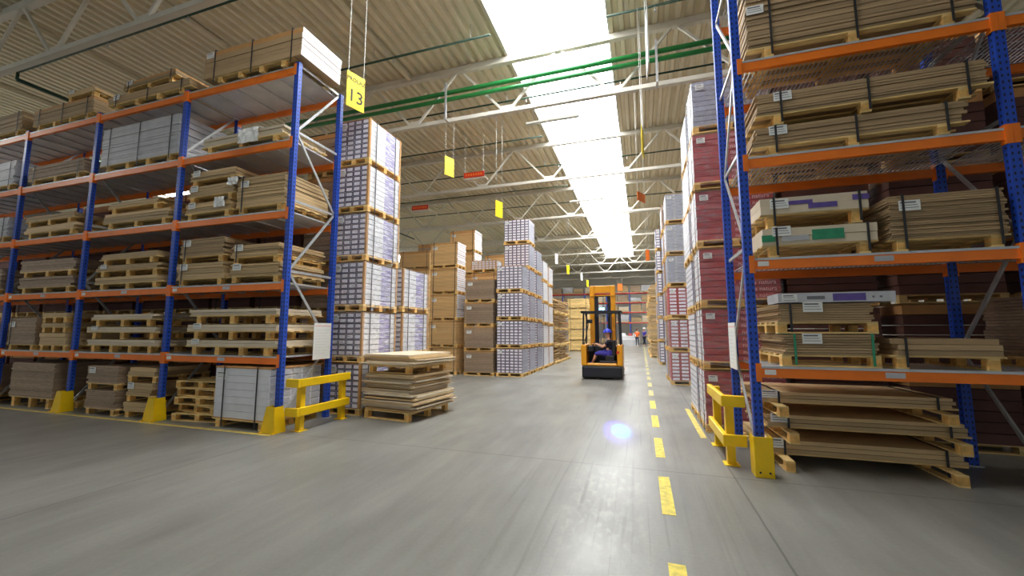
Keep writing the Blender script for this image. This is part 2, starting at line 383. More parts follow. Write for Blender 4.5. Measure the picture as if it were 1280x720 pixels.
sign('narrow white hanging sign above the far left stacks', (-5.43, 27, 6.25), 1.1, .3, .7, 'paper', ZR)
sign('narrow yellow hanging sign far down left of the forklift', (-4.64, 27, 5.5), 1.1, .3, .62, 'signyellow', ZR)
sign('thin yellow hanging sign just left of forklift mast top', (-5.2, 42, 6.2), 1.1, .35, .7, 'signyellow', ZR)
sign('thin white hanging sign farthest left of the forklift mast', (-5.8, 42, 6.9), 1.1, .35, .8, 'paper', ZR)
# red heater/notice plates up in the left roof
for p, l in (((-6.3, 14.6, 7.9), 'small red notice plate under the roof behind the hanging signs'), ((-10.2, 17.0, 7.6), 'small red notice plate under the roof beside tall white stack')):
    t = thing('notice_plate', l, 'sign', p, 0); MB().box(-.45, .45, -.01, .01, 0, .22).build('plate', M['red'], t)
    MB().box(-.5, .5, .01, .3, -.05, -.02).build('bracket', M['truss'], t); MB().tube((-.4, 0, .22), (-.4, 0, ZR-p[2]), .006, 5).tube((.4, 0, .22), (.4, 0, ZR-p[2]), .006, 5).build('suspension_wire', M['wire'], t)
    mk = MB()
    for q in range(7): mk.box(-.38+q*.11, -.31+q*.11, -.013, -.01, .07, .16)
    mk.build('printed_marks', M['signorange'], t)

# ------------------------------------------------------------------ pallet racks
def rack(label, xs, yf, yr, levels, ztop, mesh_deck=False, labels=True, beam_m='orange'):
    t = thing('pallet_rack', label, 'pallet rack', ((xs[0]+xs[-1])/2, (yf+yr)/2, 0)); ox, oy = t.location[0], t.location[1]
    post = MB().box(-.05, .05, -.04, .04, 0, ztop).mesh('upright', M['upright'])
    foot = MB().box(-.08, .08, -.07, .07, 0, .012).mesh('footplate', M['galv'])
    D = yr-yf
    for x in xs:
        for y in (yf, yr):
            u = inst('upright', post, t, (x-ox, y-oy, 0)); inst('footplate', foot, u)
        # frame bracing
        z = .15; s = 1; H = 1.3
        while z+H < ztop:
            a, b = (0, -D/2+.03, z), (0, D/2-.03, z+H)
            if s < 0: a, b = (0, D/2-.03, z), (0, -D/2+.03, z+H)
            br = MB().bar(a, b, .022, .045).build('diagonal_brace', M['galv'], t); br.location = (x-ox, 0, 0)
            z += H; s = -s
            if abs(z-.15-2*H) < .01 or z > 4:
                hb = MB().bar((0, -D/2+.03, z), (0, D/2-.03, z), .022, .045).build('horizontal_brace', M['galv'], t); hb.location = (x-ox, 0, 0)
    for xa, xb in zip(xs, xs[1:]):
        for lv in levels:
            for y, s in ((yf, -1), (yr, 1)):
                yb = y-oy-s*.0
                be = MB().box(xa-ox+.052, xb-ox-.052, yb-.028, yb+.028, lv-.14, lv-.03).build('beam', M[beam_m if s < 0 or beam_m == 'red' else 'orange'], t)
                for xx, q in ((xa, 1), (xb, -1)):
                    x1 = xx-ox+q*.052; x0 = x1-q*.03*0
                    MB().box(min(x1, x1+q*.012), max(x1, x1+q*.012), yb-.045, yb+.032, lv-.19, lv+.03).box(min(x1-q*.05, x1), max(x1-q*.05, x1), yb+s*.041, yb+s*.047, lv-.19, lv+.03).build('beam_connector', M[beam_m if s < 0 else 'orange'], be)
                if labels and s < 0 and lv < 3:
                    MB().box(xa-ox+.1, xa-ox+.22, yb-.031, yb-.0285, lv-.105, lv-.045).build('location_label', M['paper'], be)
                    MB().box((xa+xb)/2-ox-.02, (xa+xb)/2-ox+.16, yb-.031, yb-.0285, lv-.105, lv-.045).build('location_label', M['greypack'], be)
            if mesh_deck:
                mb = MB(); x = xa+.06
                while x < xb-.06: mb.box(x-ox-.006, x-ox+.006, -D/2+.03, D/2-.03, lv-.018, lv-.006); x += .055
                for k in range(7):
                    y = -D/2+.04+k*(D-.08)/6; mb.box(xa-ox+.06, xb-ox-.06, y-.003, y+.003, lv-.024, lv-.018)
                mb.box(xa-ox+.06, xb-ox-.06, -D/2-.032, -D/2+.03, lv-.03, lv-.003)
                mb.build('mesh_deck', M['deck'], t)
            else:
                n = 5
                for k in range(n):
                    a = xa+.06+(xb-xa-.12)*k/n; b = xa+.06+(xb-xa-.12)*(k+1)/n-.008
                    MB().box(a-ox, b-ox, -D/2-.032, D/2+.03, lv-.03, lv-.004).box(a-ox, a-ox+.02, -D/2+.03, D/2-.03, lv-.06, lv-.02).build('deck_panel', M['deck'], t)
    return t
LV = [1.25, 2.56, 3.87, 5.2, 6.62]
LXS = [-20.1, -17.3, -14.5, -11.72, -8.87, -5.95]
rack('long blue and orange pallet rack on the left', LXS, 5.5, 6.6, LV, 6.68)
RLV = [1.27, 2.6, 3.92, 5.24, 6.6]
rack('blue and orange pallet rack on the right', [1.31, 3.93, 6.6], 5.7, 6.82, RLV, 7.3, mesh_deck=True)
rack('distant red beamed rack along the end wall', [-12.5, -9.7, -6.9, -4.1, -1.3, 1.5, 4.3], 52, 53.1, [2.7, 4.0, 5.2, 6.4], 6.6, labels=False, beam_m='red')

def protector(x, y, label):
    mb = MB(); h = .42
    b0, b1 = .15, .085
    lo = [(-b0, -.11), (b0, -.11), (b0, .1), (-b0, .1)]; hi = [(-b1, -.075), (b1, -.075), (b1, .09), (-b1, .09)]
    for i in range(4):
        j = (i+1) % 4
        mb.quad([(*lo[i], 0), (*lo[j], 0), (*hi[j], h), (*hi[i], h)])
    o = thing('column_guard', label, 'column guard', (x, y, 0), 0, 'yellow guards around rack feet')
    s = mb.build('guard_shell', M['yellow'], o); md = s.modifiers.new('s', 'SOLIDIFY'); md.thickness = .012; md.offset = 1
    for dx in (-.13, .13): MB().box(dx-.03, dx+.03, -.16, -.1, 0, .012).tube((dx, -.135, .012), (dx, -.135, .03), .012, 6).build('floor_bolt_plate', M['yellow'], o)
    return o
protector(-5.95, 5.42, 'yellow column guard at left rack end, by the railing')
protector(-8.87, 5.42, 'yellow column guard second from the left rack end')
protector(-11.72, 5.42, 'yellow column guard third from the left rack end')
protector(-14.5, 5.42, 'yellow column guard at the photo left edge')
# right guard: straight folded plate
t = thing('column_guard', 'yellow folded column guard at the right rack foot', 'column guard', (1.31, 5.6, 0), 0, 'yellow guards around rack feet')
MB().box(-.1, .1, -.09, -.078, 0, .46).box(-.1, -.088, -.078, .12, 0, .46).box(.088, .1, -.078, .12, 0, .46).build('guard_shell', M['yellow'], t, bevel=.01)
MB().tube((-.05, -.09, .06), (-.05, -.1, .06), .012, 6).tube((.05, -.09, .06), (.05, -.1, .06), .012, 6).build('bolt', M['darkmetal'], t)

def railing(label, pts, side, x):
    # two posts, two rails along Y with a short return towards the rack
    t = thing('guard_railing', label, 'guard rail', (x, (pts[0]+pts[1])/2, 0), 0, 'yellow guard railings at rack ends')
    oy = (pts[0]+pts[1])/2
    for y in pts:
        p = MB().box(-.05, .05, y-oy-.05, y-oy+.05, 0, .86).build('post', M['yellow'], t, bevel=.006)
        MB().box(-.09, .09, y-oy-.09, y-oy+.09, 0, .01).build('footplate', M['yellow'], p)
    for z in (.26, .74):
        ya, yb = pts[0]-oy-.12, pts[1]-oy+.1
        xo = side*.05
        mb = MB().box(min(xo, xo+side*.06), max(xo, xo+side*.06), ya, yb, z, z+.14)
        mb.box(min(xo+side*.06, -side*.16), max(xo+side*.06, -side*.16), ya-.06, ya, z, z+.14)
        mb.build('rail', M['yellow'], t, bevel=.01)
    return t
railing('yellow two-rail guard beside the left rack end', (5.62, 6.62), 1, -5.6)
railing('yellow two-rail guard beside the right rack end', (5.95, 6.85), -1, 1.04)

def noticeboard(label, p, rz, wd, ht):
    t = thing('notice_sheet', label, 'notice', p, rz)
    MB().box(-wd/2, wd/2, -.006, .006, 0, ht).build('sheet', M['paper'], t)
    MB().box(-wd/2+.02, wd/2-.02, -.008, -.006, ht-.07, ht-.045).build('heading', M['redprint'], t)
    mb = MB()
    for k in range(9): mb.box(-wd/2+.04, wd/2-.04-.05*(k % 3), -.0075, -.006, ht-.14-k*.055, ht-.136-k*.055)
    mb.build('printed_lines', M['greypack'], t)
noticeboard('white notice sheet hung on left rack end frame', (-5.893, 6.355, 1.15), PI/2, .44, .69)
noticeboard('white notice sheet seen edge-on at right rack end', (1.253, 6.6, 1.15), -PI/2, .44, .66)

# ------------------------------------------------------------------ loads
_pm = {}
def pallet(par, L, D, h=.14, cols=3, rows=3, style='euro', detail=1, ext=0):
    """wooden pallet centred on the parent origin; part 'pallet' with blocks and runners below it"""
    key = (round(L, 2), round(D, 2), h, cols, rows, style, detail, ext)
    bw = .1
    xs = [-L/2+bw/2+i*(L-bw)/(cols-1) for i in range(cols)] if style == 'euro' else [-L/2*.78+i*(L*.78)/(cols-1) for i in range(cols)]
    ys = [-D/2+bw/2+i*(D-bw)/(rows-1) for i in range(rows)]
    if key not in _pm:
        mb = MB()
        n = max(3, int(D/.2))
        for i in range(n):
            y = -D/2+.05+ext+i*(D-.1-ext)/(n-1); mb.box(-L/2, L/2, y-.05, y+.05, h-.02, h)
        for x in xs: mb.box(x-.05, x+.05, -D/2, D/2, h-.04, h-.02)
        rb = MB()
        if style == 'euro': rb.box(-L/2, L/2, -.05, .05, 0, .02)
        else: rb.box(-.05, .05, -D/2, D/2, 0, .02)
        if not detail:
            mb.v += [] 
            for x in xs:
                for y in ys: mb.box(x-.05, x+.05, y-.05, y+.05, .02, h-.04)
            if style == 'euro':
                for y in ys: mb.box(-L/2, L/2, y-.05, y+.05, 0, .02)
            else:
                for x in xs: mb.box(x-.05, x+.05, -D/2, D/2, 0, .02)
        _pm[key] = (mb.mesh('pallet', M['wood']), rb.mesh('runner', M['wood']), MB().box(-.05, .05, -.05, .05, .02, h-.04).mesh('block', M['wood2']))
    a, b, c = _pm[key]
    p = inst('pallet', a, par)
    if detail:
        for q in (ys if style == 'euro' else xs): inst('runner', b, p, (0, q, 0) if style == 'euro' else (q, 0, 0))
        for x in xs:
            for y in ys: inst('block', c, p, (x, y, 0))
    return p
_lm = {}
def paper_label(par, x, y, z, wd=.17, ht=.11):
    k = (wd, ht)
    if k not in _lm:
        _lm[k] = MB().box(-wd/2, wd/2, -.003, 0, -ht/2, ht/2, 0).box(-wd/2+.015, wd/2-.04, -.004, -.003, ht*.22, ht*.36, 1).box(-wd/2+.015, wd/2-.015, -.004, -.003, -.03, -.024, 1).box(-wd/2+.015, wd/2-.03, -.004, -.003, .0, .006, 1).mesh('paper_label', [M['paper'], M['printgrey']])
    return inst('paper_label', _lm[k], par, (x, y, z))
def strap(par, x, D, z0, z1, m='strap', cross=False, L=0):
    t = .006; w = .012
    mb = MB()
    if not cross:
        mb.box(x-w, x+w, -D/2-t, -D/2, z0, z1+t).box(x-w, x+w, D/2, D/2+t, z0, z1+t).box(x-w, x+w, -D/2, D/2, z1, z1+t)
    else:
        mb.box(-L/2-t, -L/2, x-w, x+w, z0, z1+t).box(L/2, L/2+t, x-w, x+w, z0, z1+t).box(-L/2, L/2, x-w, x+w, z1, z1+t)
    return mb.build('strap', M[m], par)
def board_load(label, x0, x1, y0, y1, z0, z1, n=6, m='board', ends=None, ph=.13, cols=3, style='skid', straps=2, rot=0, jit=.02, paper=True, group=None, cat='board stack', 
               name='board_stack', inset=.0, cover=False, detail=1, strapm='strap', gap=.005, prints=None, lab_u=.08, lab_v=.75, ext=0):
    L, D, H = x1-x0, y1-y0, z1-z0
    if rot == 0 and jit >= .03 and detail: rot = R.uniform(-.022, .022)
    t = thing(name, label, cat, ((x0+x1)/2, (y0+y1)/2, z0), rot, group)
    pp = pallet(t, L-2*inset, D-.04+ext, ph, cols, 3, style, detail, ext); pp.location.y = -ext/2
    if detail and jit <= .035 and n > 3 and not ends: n = int(round(n*1.5))
    Hb = H-ph-.009; th = Hb/n
    jx = jit
    for i in range(n):
        dx, dy = R.uniform(-jx, jx), R.uniform(-.02, .02)
        dl = R.uniform(0, jx)
        if i == n-1 and cover: mm = 'kraftpost'
        else: mm = m
        ubox('board', mm, t, -L/2+jx+dx, L/2-jx-dl+dx, -D/2+.012+dy*.5, D/2-.012+dy*.5, ph+i*th, ph+(i+1)*th-gap)
        if ends:
            for s in (1,):
                xe = L/2-jx-dl+dx
                ubox('end_face', ends, t, xe, xe+.004, -D/2+.012+dy*.5, D/2-.012+dy*.5, ph+i*th+.004, ph+(i+1)*th-gap-.004)
    xs = [(-L/2*.78+i*(L*.78)/(max(straps, 2)-1)) for i in range(straps)]
    for x in xs: strap(t, x+.03, D+.008, 0.02, H-.009, strapm)
    if paper: paper_label(t, -L/2+.12+lab_u*L, -D/2-.004+.0, ph+Hb*lab_v, min(.2, L*.3), min(.12, Hb*.8))
    if prints:
        for (u0, u1, v0, v1, pm) in prints:
            MB().box(-L/2+u0*L, -L/2+u1*L, -D/2-.002, -D/2+.008, ph+v0*Hb, ph+v1*Hb).build('printed_panel', M[pm], t)
    return t

# carton loads: rows of long cartons, ends towards -Y (axis 'y') or towards -X (axis 'x')
_cm = {}
def carton_mesh(w, l, h, endm, framem, sidem, bandm=None):
    k = (round(w, 3), round(l, 3), round(h, 3), endm, framem, sidem, bandm)
    if k in _cm: return _cm[k]
    mb = MB(); g = .003; x0, x1, y0, y1, z0, z1 = -w/2+g, w/2-g, -l/2, l/2, g*.5, h-.009
    # sides + top + bottom
    mb.quad([(x0, y0, z0), (x0, y1, z0), (x1, y1, z0), (x1, y0, z0)], 0).quad([(x0, y0, z1), (x1, y0, z1), (x1, y1, z1), (x0, y1, z1)], 0)
    for s, x in ((-1, x0), (1, x1)):
        a, b = y0+l*.5, y0+l*.82
        for (ya, yb, mi) in ((y0, a, 0), (a, b, 3 if bandm else 0), (b, y1, 0)):
            q = [(x, ya, z0), (x, yb, z0), (x, yb, z1), (x, ya, z1)]
            mb.quad(q if s > 0 else q[::-1], mi)
    for s, y in ((-1, y0), (1, y1)):
        fx, fz = .115*w, .13*h
        o = [(x0, z0), (x1, z0), (x1, z1), (x0, z1)]; i = [(x0+fx, z0+fz), (x1-fx, z0+fz), (x1-fx, z1-fz), (x0+fx, z1-fz)]
        for a in range(4):
            b = (a+1) % 4; q = [(o[a][0], y, o[a][1]), (o[b][0], y, o[b][1]), (i[b][0], y, i[b][1]), (i[a][0], y, i[a][1])]
            mb.quad(q if s < 0 else q[::-1], 2)
        q = [(p[0], y, p[1]) for p in i]; mb.quad(q if s < 0 else q[::-1], 1)
    me = mb.mesh('carton', [M[sidem], M[endm], M[framem], M[bandm or sidem]]); _cm[k] = me; return me
def carton_load(label, x0, x1, y0, y1, z0, h, nx, nz, endm='endwhite', framem='lilac', sidem='whitepack', bandm=None, axis='y', film=False, posts=True, ph=.135, group=None, text=None, paper=True, straps=True, detail=1, lean=0, solid=False):
    L, D = x1-x0, y1-y0
    t = thing('carton_pallet', label, 'pallet of cartons', ((x0+x1)/2, (y0+y1)/2, z0), lean, group)
    pallet(t, L, D, ph, 3, 3, 'euro', detail)
    H = h-ph-.03; ch = H/nz
    W, Ln = (L, D) if axis == 'y' else (D, L)
    W -= .03; Ln -= .02; cw = W/nx
    me = carton_mesh(cw, Ln, ch, endm, framem, sidem, bandm)
    if solid:
        k = ('solid', me.name, nx, nz)
        if k not in _cm:
            src = bmesh.new(); 
            for j in range(nz):
                for i in range(nx):
                    b = bmesh.new(); b.from_mesh(me); bmesh.ops.translate(b, verts=b.verts, vec=((-W/2+cw*(i+.5)), 0, j*ch)); tmp = bpy.data.meshes.new('tmp'); b.to_mesh(tmp); b.free(); src.from_mesh(tmp); bpy.data.meshes.remove(tmp)
            ms = bpy.data.meshes.new('carton_block'); src.to_mesh(ms); src.free()
            for m_ in me.materials: ms.materials.append(m_)
            _cm[k] = ms
        inst('carton_rows', _cm[k], t, (0, 0, ph), (1, 1, 1), (0, 0, 0 if axis == 'y' else -PI/2))
    else:
        for j in range(nz):
            for i in range(nx):
                a = -W/2+cw*(i+.5); dj = R.uniform(-.004, .004)
                c = inst('carton', me, t, (a, dj, ph+j*ch) if axis == 'y' else (dj, a, ph+j*ch), (1, 1, 1), (0, 0, 0 if axis == 'y' else -PI/2))
                if text and axis == 'x' and i == 0:
                    inst('lettering', text, c, (cw/2-.0025, .27, ch*.48), (1, 1, 1), (PI/2, 0, PI/2))
    ubox('top_sheet', 'kraftpost', t, -L/2+.01, L/2-.01, -D/2+.01, D/2-.01, h-.03, h-.022)
    if posts:
        for sx in (-1, 1):
            for sy in (-1, 1):
                x, y = sx*L/2, sy*D/2
                MB().box(min(x, x-sx*.05), max(x, x-sx*.05), min(y, y-sy*.006), max(y, y-sy*.006), ph, h-.03).box(min(x, x-sx*.006), max(x, x-sx*.006), min(y, y-sy*.05), max(y, y-sy*.05), ph, h-.03).build('corner_post', M['kraftpost'], t)
    if straps:
        for q in (-.3, .3): strap(t, q*D, D, .02, h-.02, cross=True, L=L+.004)
    if paper: paper_label(t, -L/2+.14, -D/2-.004, h-.15, .14, .1)
    if film:
        mb = MB(); e = .012; a, b, c, d = -L/2-e, L/2+e, -D/2-e, D/2+e
        for p, q in (((a, c), (b, c)), ((b, c), (b, d)), ((b, d), (a, d)), ((a, d), (a, c))):
            mb.quad([(*p, ph*.5), (*q, ph*.5), (*q, h-.02), (*p, h-.02)])
        mb.build('stretch_film', M['film'], t)
    return t
NTH = ['on the floor', 'second up', 'third up', 'fourth up', 'fifth up', 'sixth up']
def nth(k, n): return 'topmost' if k == n-1 else ('bottom' if k == 0 else NTH[k])
def carton_column(look, where, n, x0, x1, y0, y1, h, z0=0, group=None, filmset=(), **k):
    first = {}
    for i in range(n):
        lab = '%s, %s %s' % (look, nth(i, n), where)
        z = z0+i*h; fm = i in filmset
        dx = R.uniform(-.015, .015); dy = R.uniform(-.015, .015)
        if fm in first: dup(first[fm], ((x0+x1)/2+dx, (y0+y1)/2+dy, z), lab, group)
        else: first[fm] = carton_load(lab, x0, x1, y0, y1, z, h, group=group, film=fm, **k)

# ---- left rack, bay by bay (bay one is nearest the aisle)
YF, YB = 5.44, 6.52
BL = lambda *a, **k: board_load(*a, **k)
BAY = {1: 'in bay nearest aisle', 2: 'in second bay', 3: 'in third bay', 4: 'at left edge'}
SH = {0: 'floor', 1: 'first shelf', 2: 'second shelf', 3: 'third shelf', 4: 'fourth shelf', 5: 'top shelf'}
# bay 1
BL('large brown strapped carton stack with white ends on top left shelf', -8.3, -5.78, YF-.05, 6.42, 6.62, 7.32, n=5, m='board2', ends='whitepack', ph=.13, cols=4, straps=3, cover=True, inset=.22, jit=.012, lab_u=.02, lab_v=.85)
BL('low pale boards on pallet with crumpled paper, left rack fourth shelf', -8.3, -6.12, YF, YB, 5.2, 5.5, n=3, m='boardlight', straps=0, paper=False, jit=.05)
for k, (a, b, c) in enumerate(((3.87, 4.2, .0), (4.2, 4.54, .03), (4.54, 4.84, .06))):
    BL('small tan board pile beside strapped stack, %s of three, left third shelf' % ['lowest', 'middle', 'upper'][k], -8.6+c, -7.3+c*1.5, YF, YB-.1, a, b, n=4, cols=2, straps=0, jit=.04, group='small board piles third shelf')
BL('wide tan strapped boards at rack end on left third shelf', -7.22, -6.04, YF, YB, 3.87, 4.58, n=11, cols=2, straps=1, jit=.01)
for k, (a, b) in enumerate(((2.56, 3.0), (3.0, 3.48))):
    BL('strapped tan board pile left in end bay, second shelf, %s' % ['lower', 'upper'][k], -8.68+.05*k, -7.38, YF, YB-.08*k, a, b, n=4+2*k, m='board' if k == 0 else 'board2', cols=2, straps=1, jit=.03)
for k, (a, b) in enumerate(((2.56, 2.92), (2.92, 3.28))):
    BL('tan board pile beside end upright on second shelf, %s' % ['lower', 'upper'][k], -7.28+.02*k, -6.04, YF, YB, a, b, n=4, cols=2, straps=k, jit=.035)
for k, (a, b) in enumerate(((1.25, 1.53), (1.53, 1.82), (1.82, 2.1))):
    BL('long pale wooden pallet with thin boards, %s of three, first shelf end bay' % ['lowest', 'middle', 'top'][k], -8.28+.03*k, -6.02, YF, YB, a, b, n=2, m='boardlight', cols=3 if k else 4, straps=0, jit=.03, ph=.16, paper=k < 2)
# white cartons on the floor
def white_cartons():
    t = thing('carton_pallet', 'white strapped carton stack on pallet under left rack end', 'pallet of cartons', (-6.70, 5.98, 0), math.radians(-1.5))
    L, D = 1.3, 1.16; pallet(t, L+.02, D, .15, 2, 3, 'skid')
    ubox('bottom_sheet', 'kraftpost', t, -L/2-.02, L/2+.02, -D/2, D/2, .15, .17)
    nz = 7; ch = (1.03-.17)/nz
    for j in range(nz):
        for i in range(2):
            d = D/2-.01
            ubox('carton', 'whitepack', t, -L/2+R.uniform(0, .01), L/2-R.uniform(0, .012), -D/2+.005+i*d, -D/2+i*d+d-.004, .17+j*ch, .17+(j+1)*ch-.004)
        for q in range(5):
            ubox('end_flap', 'greypack', t, L/2, L/2+.004, -D/2+.03+q*.225, -D/2+.21+q*.225, .185+j*ch, .17+(j+1)*ch-.02)
    ubox('top_sheet', 'kraftpost', t, -L/2-.01, L/2+.01, -D/2, D/2, 1.03, 1.06)
    for x in (-.42, .38): strap(t, x, D+.01, .02, 1.06)
    paper_label(t, -L/2+.18, -D/2-.006, .9, .26, .14)
white_cartons()
def pallet_only(label, x, y, z, L, D, rz, group, tilt=0, cols=3, h=.144):
    t = thing('wooden_pallet', label, 'pallet', (x, y, z), rz, group); t.rotation_euler[1] = tilt
    pallet(t, L, D, h, cols, 3, 'euro'); return t
for k, (x, y, z, rz, tl) in enumerate(((-8.0, 5.95, 0, .12, 0), (-8.02, 6.0, .15, -.14, 0), (-7.98, 5.95, .3, .06, 0), (-8.05, 6.0, .45, -.05, 0), (-8.0, 5.98, .6, .09, 0))):
    pallet_only('skewed empty wooden pallet left of white cartons, %s of its pile' % ['lowest', 'second', 'third', 'fourth', 'top'][k], x, y, z, 1.15, .8, rz, 'empty pallets beside white cartons')
# bay 2
for k, (a, b, xa, xb) in enumerate(((6.62, 6.93, -11.35, -8.7), (6.93, 7.2, -10.9, -9.1))):
    BL('%s brown board bundle on top shelf of second left bay' % ['longer lower', 'shorter upper'][k], xa, xb, YF-.03, YB, a, b, n=3, m='board2', cols=4-k, straps=3-k, jit=.03, cover=bool(k))
BL('long grey-white strapped board bundle, fourth shelf second left bay', -11.45, -8.95, YF, YB, 5.2, 6.2, n=10, m='greypack', ph=.14, cols=4, straps=3, jit=.015, paper=False)
for k, (a, b, xa, xb) in enumerate(((3.87, 4.2, -11.1, -9.0), (4.2, 4.45, -11.0, -9.3))):
    BL('low tan board pile third shelf second left bay, %s' % ['bottom', 'top'][k], xa, xb, YF, YB, a, b, n=3, cols=3-k, straps=0, jit=.05, paper=False)
for k, (a, b) in enumerate(((2.56, 2.83), (2.83, 3.08), (3.08, 3.33))):
    BL('flat tan board pallet second shelf second left bay, %s of three' % ['lowest', 'middle', 'top'][k], -11.2+.03*k, -9.05-.08*k, YF, YB, a, b, n=2, cols=3, straps=0, jit=.06, paper=k == 1)
for k, (a, b) in enumerate(((1.25, 1.52), (1.52, 1.78), (1.78, 2.04))):
    BL('flat pale board pallet first shelf second left bay, %s of three' % ['lowest', 'middle', 'top'][k], -11.3+.05*k, -8.98-.06*k, YF, YB, a, b, n=2, m='boardlight', cols=4 if k == 0 else 3, straps=0, jit=.06, ph=.15, paper=k == 1)
for k, (a, b) in enumerate(((0, .5), (.5, .98))):
    BL('narrow brown board pile on floor second left bay, %s' % ['bottom', 'top'][k], -11.0, -9.98, YF-.05, YB, a, b, n=6, m='boardgrey', cols=2, straps=0, jit=.03, paper=bool(k))
for k, (a, b, rz) in enumerate(((0, .3, .03), (.3, .68, -.04), (.68, .98, .03))):
    BL('uneven tan board pallet beside second yellow guard, %s of pile' % ['bottom', 'middle', 'top'][k], -9.85, -8.98, YF, YB, a, b, n=4 if k == 1 else 2, m='board', cols=2, straps=0, jit=.05, rot=rz, paper=k == 1)
# bay 3
BL('brown strapped bundle on top shelf of third left bay', -14.3, -11.9, YF, YB, 6.62, 7.15, n=4, m='board2', cols=4, straps=3, jit=.02, cover=True, paper=False)
BL('tan boards with paper slip atop third left bay bundle', -13.0, -11.9, YF, YB, 7.15, 7.4, n=2, m='board', cols=2, straps=0, jit=.04)
BL('grey board bundle on fourth shelf of third left bay', -14.2, -12.0, YF, YB, 5.2, 5.66, n=5, m='boardgrey', cols=3, straps=2, jit=.03, paper=False)
for k, (a, b) in enumerate(((3.87, 4.15), (4.15, 4.4))):
    BL('thin tan pallet load third shelf third left bay, %s' % ['bottom', 'top'][k], -14.1, -11.95-.2*k, YF, YB, a, b, n=2, cols=3, straps=0, jit=.05, paper=False)
for k, (a, b) in enumerate(((2.56, 2.93), (2.93, 3.33))):
    BL('brown board load second shelf third left bay, %s' % ['bottom', 'top'][k], -14.0, -11.95, YF, YB, a, b, n=4, m='boardgrey', cols=3, straps=0, jit=.04, paper=False)
BL('brown wrapped board block on first shelf of third left bay', -14.2, -13.1, YF, YB, 1.25, 2.0, n=8, m='boardgrey', cols=2, straps=1, jit=.02)
for k, (a, b) in enumerate(((1.25, 1.65), (1.65, 1.87), (1.87, 2.1))):
    BL('light pallet load beside brown block, third left bay, %s' % ['lowest', 'middle', 'top'][k], -12.95, -11.9-.05*k, YF, YB, a, b, n=3 if k == 0 else 1, cols=3, straps=0, jit=.04, paper=False)
BL('wide brown board block on floor of third left bay', -13.85, -12.2, YF, YB, 0, .98, n=12, m='boardgrey', cols=3, straps=0, jit=.012, ph=.22, paper=False)
pallet_only('flat wooden pallet on floor left of third yellow guard', -11.98, 6.1, 0, .34, .8, 0, None, cols=2)
# bay 4 (only its right part is in view)
for k, (a, b, m_) in enumerate(((6.62, 7.25, 'board2'), (5.2, 5.95, 'greypack'), (3.87, 4.5, 'greypack'), (2.56, 3.2, 'boardgrey'), (1.25, 1.9, 'board'), (0, .8, 'boardgrey'))):
    BL('dim board load at photo left edge, left rack %s' % ['top shelf', 'fourth shelf', 'third shelf', 'second shelf', 'first shelf', 'floor'][k], -16.95, -14.7, YF, YB, a, b, n=6, m=m_, cols=3, straps=2, jit=.03, paper=False)
# crumpled paper on the fourth shelf and third shelf
def crumple(label, x, y, z, sx, sz):
    bm = bmesh.new(); bmesh.ops.create_grid(bm, x_segments=9, y_segments=7, size=.5)
    for v in bm.verts:
        X, Y = v.co.x, v.co.y
        v.co = Vector((X*sx, -.03+R.uniform(-.02, .02)-.02, Y*sz)) if Y < .1 else Vector((X*sx, -.03+(Y-.1)*.6+R.uniform(-.02, .02), .1*sz+R.uniform(0, .03)))
    me = bpy.data.meshes.new('paper_sheet'); bm.to_mesh(me); bm.free(); me.materials.append(M['paper'])
    o = bpy.data.objects.new('paper_sheet', me); C.objects.link(o); o.location = (x, y, z); md = o.modifiers.new('s', 'SOLIDIFY'); md.thickness = .003
    tag(o, label, 'paper'); return o
crumple('crumpled white sheet draped over beam on left fourth shelf', -6.95, 5.43, 5.47, .5, .5)
crumple('torn white wrapping on tan boards, left third shelf', -7.25, 5.42, 4.56, .26, .26)
crumple('torn white wrapping low between piles, left third shelf', -7.55, 5.42, 4.2, .26, .34)

# ---- right rack
RF, RB = 5.66, 6.72
BL('big brown strapped board stack on highest visible right shelf', 1.44, 3.78, RF, RB, 5.24, 6.25, n=14, m='board2', ends=None, cols=3, straps=3, jit=.012, ph=.15, lab_u=.0, lab_v=.62)
BL('longer upper strapped board bundle on right fourth shelf', 1.5, 3.82, RF-.03, RB, 4.3, 4.74, n=6, m='board2', cols=3, straps=3, jit=.03, ph=.15)
BL('lower strapped board bundle on right fourth shelf', 1.45, 3.6, RF, RB, 3.92, 4.3, n=4, m='board2', cols=3, straps=3, jit=.03, ph=.13)
BL('violet printed flat carton bundle, upper on right third shelf', 1.47, 2.6, RF, RB, 2.97, 3.36, n=2, m='boardlight', ends=None, cols=2, straps=2, jit=.006, ph=.17, prints=[(.17, .5, .5, .72, 'violet'), (.46, .72, .2, .5, 'violet'), (.86, 1, .5, .8, 'violet')], lab_v=.6)
BL('green printed flat carton bundle, lower on right third shelf', 1.47, 2.66, RF, RB, 2.6, 2.97, n=2, m='boardlight', cols=2, straps=2, jit=.006, ph=.15, prints=[(.45, .72, .2, .78, 'green'), (.0, .12, .2, .6, 'green'), (.18, .42, .2, .5, 'greypack')], lab_v=.8)
BL('tall strapped brown board stack right on third right shelf', 2.76, 3.82, RF, RB, 2.6, 3.26, n=13, m='board2', cols=2, straps=2, jit=.015, ph=.14)
t = thing('flat_carton', 'long flat violet-printed carton topping pallet pile, right rack', 'carton', (2.18, 5.88, 2.032))
MB().box(-.58, .58, -.22, .22, 0, .115).build('carton_body', M['greypack'], t)
MB().box(-.02, .3, -.2225, -.22, .015, .1).build('printed_panel', M['violet'], t)
MB().box(-.28, -.1, -.2225, -.22, .035, .075).build('printed_lettering', M['printgrey'], t)
MB().box(.36, .38, -.2225, -.22, .045, .065).box(.43, .455, -.2225, -.22, .045, .065).build('printed_marks', M['printgrey'], t)
paper_label(t, -.46, -.221, .058, .16, .09)
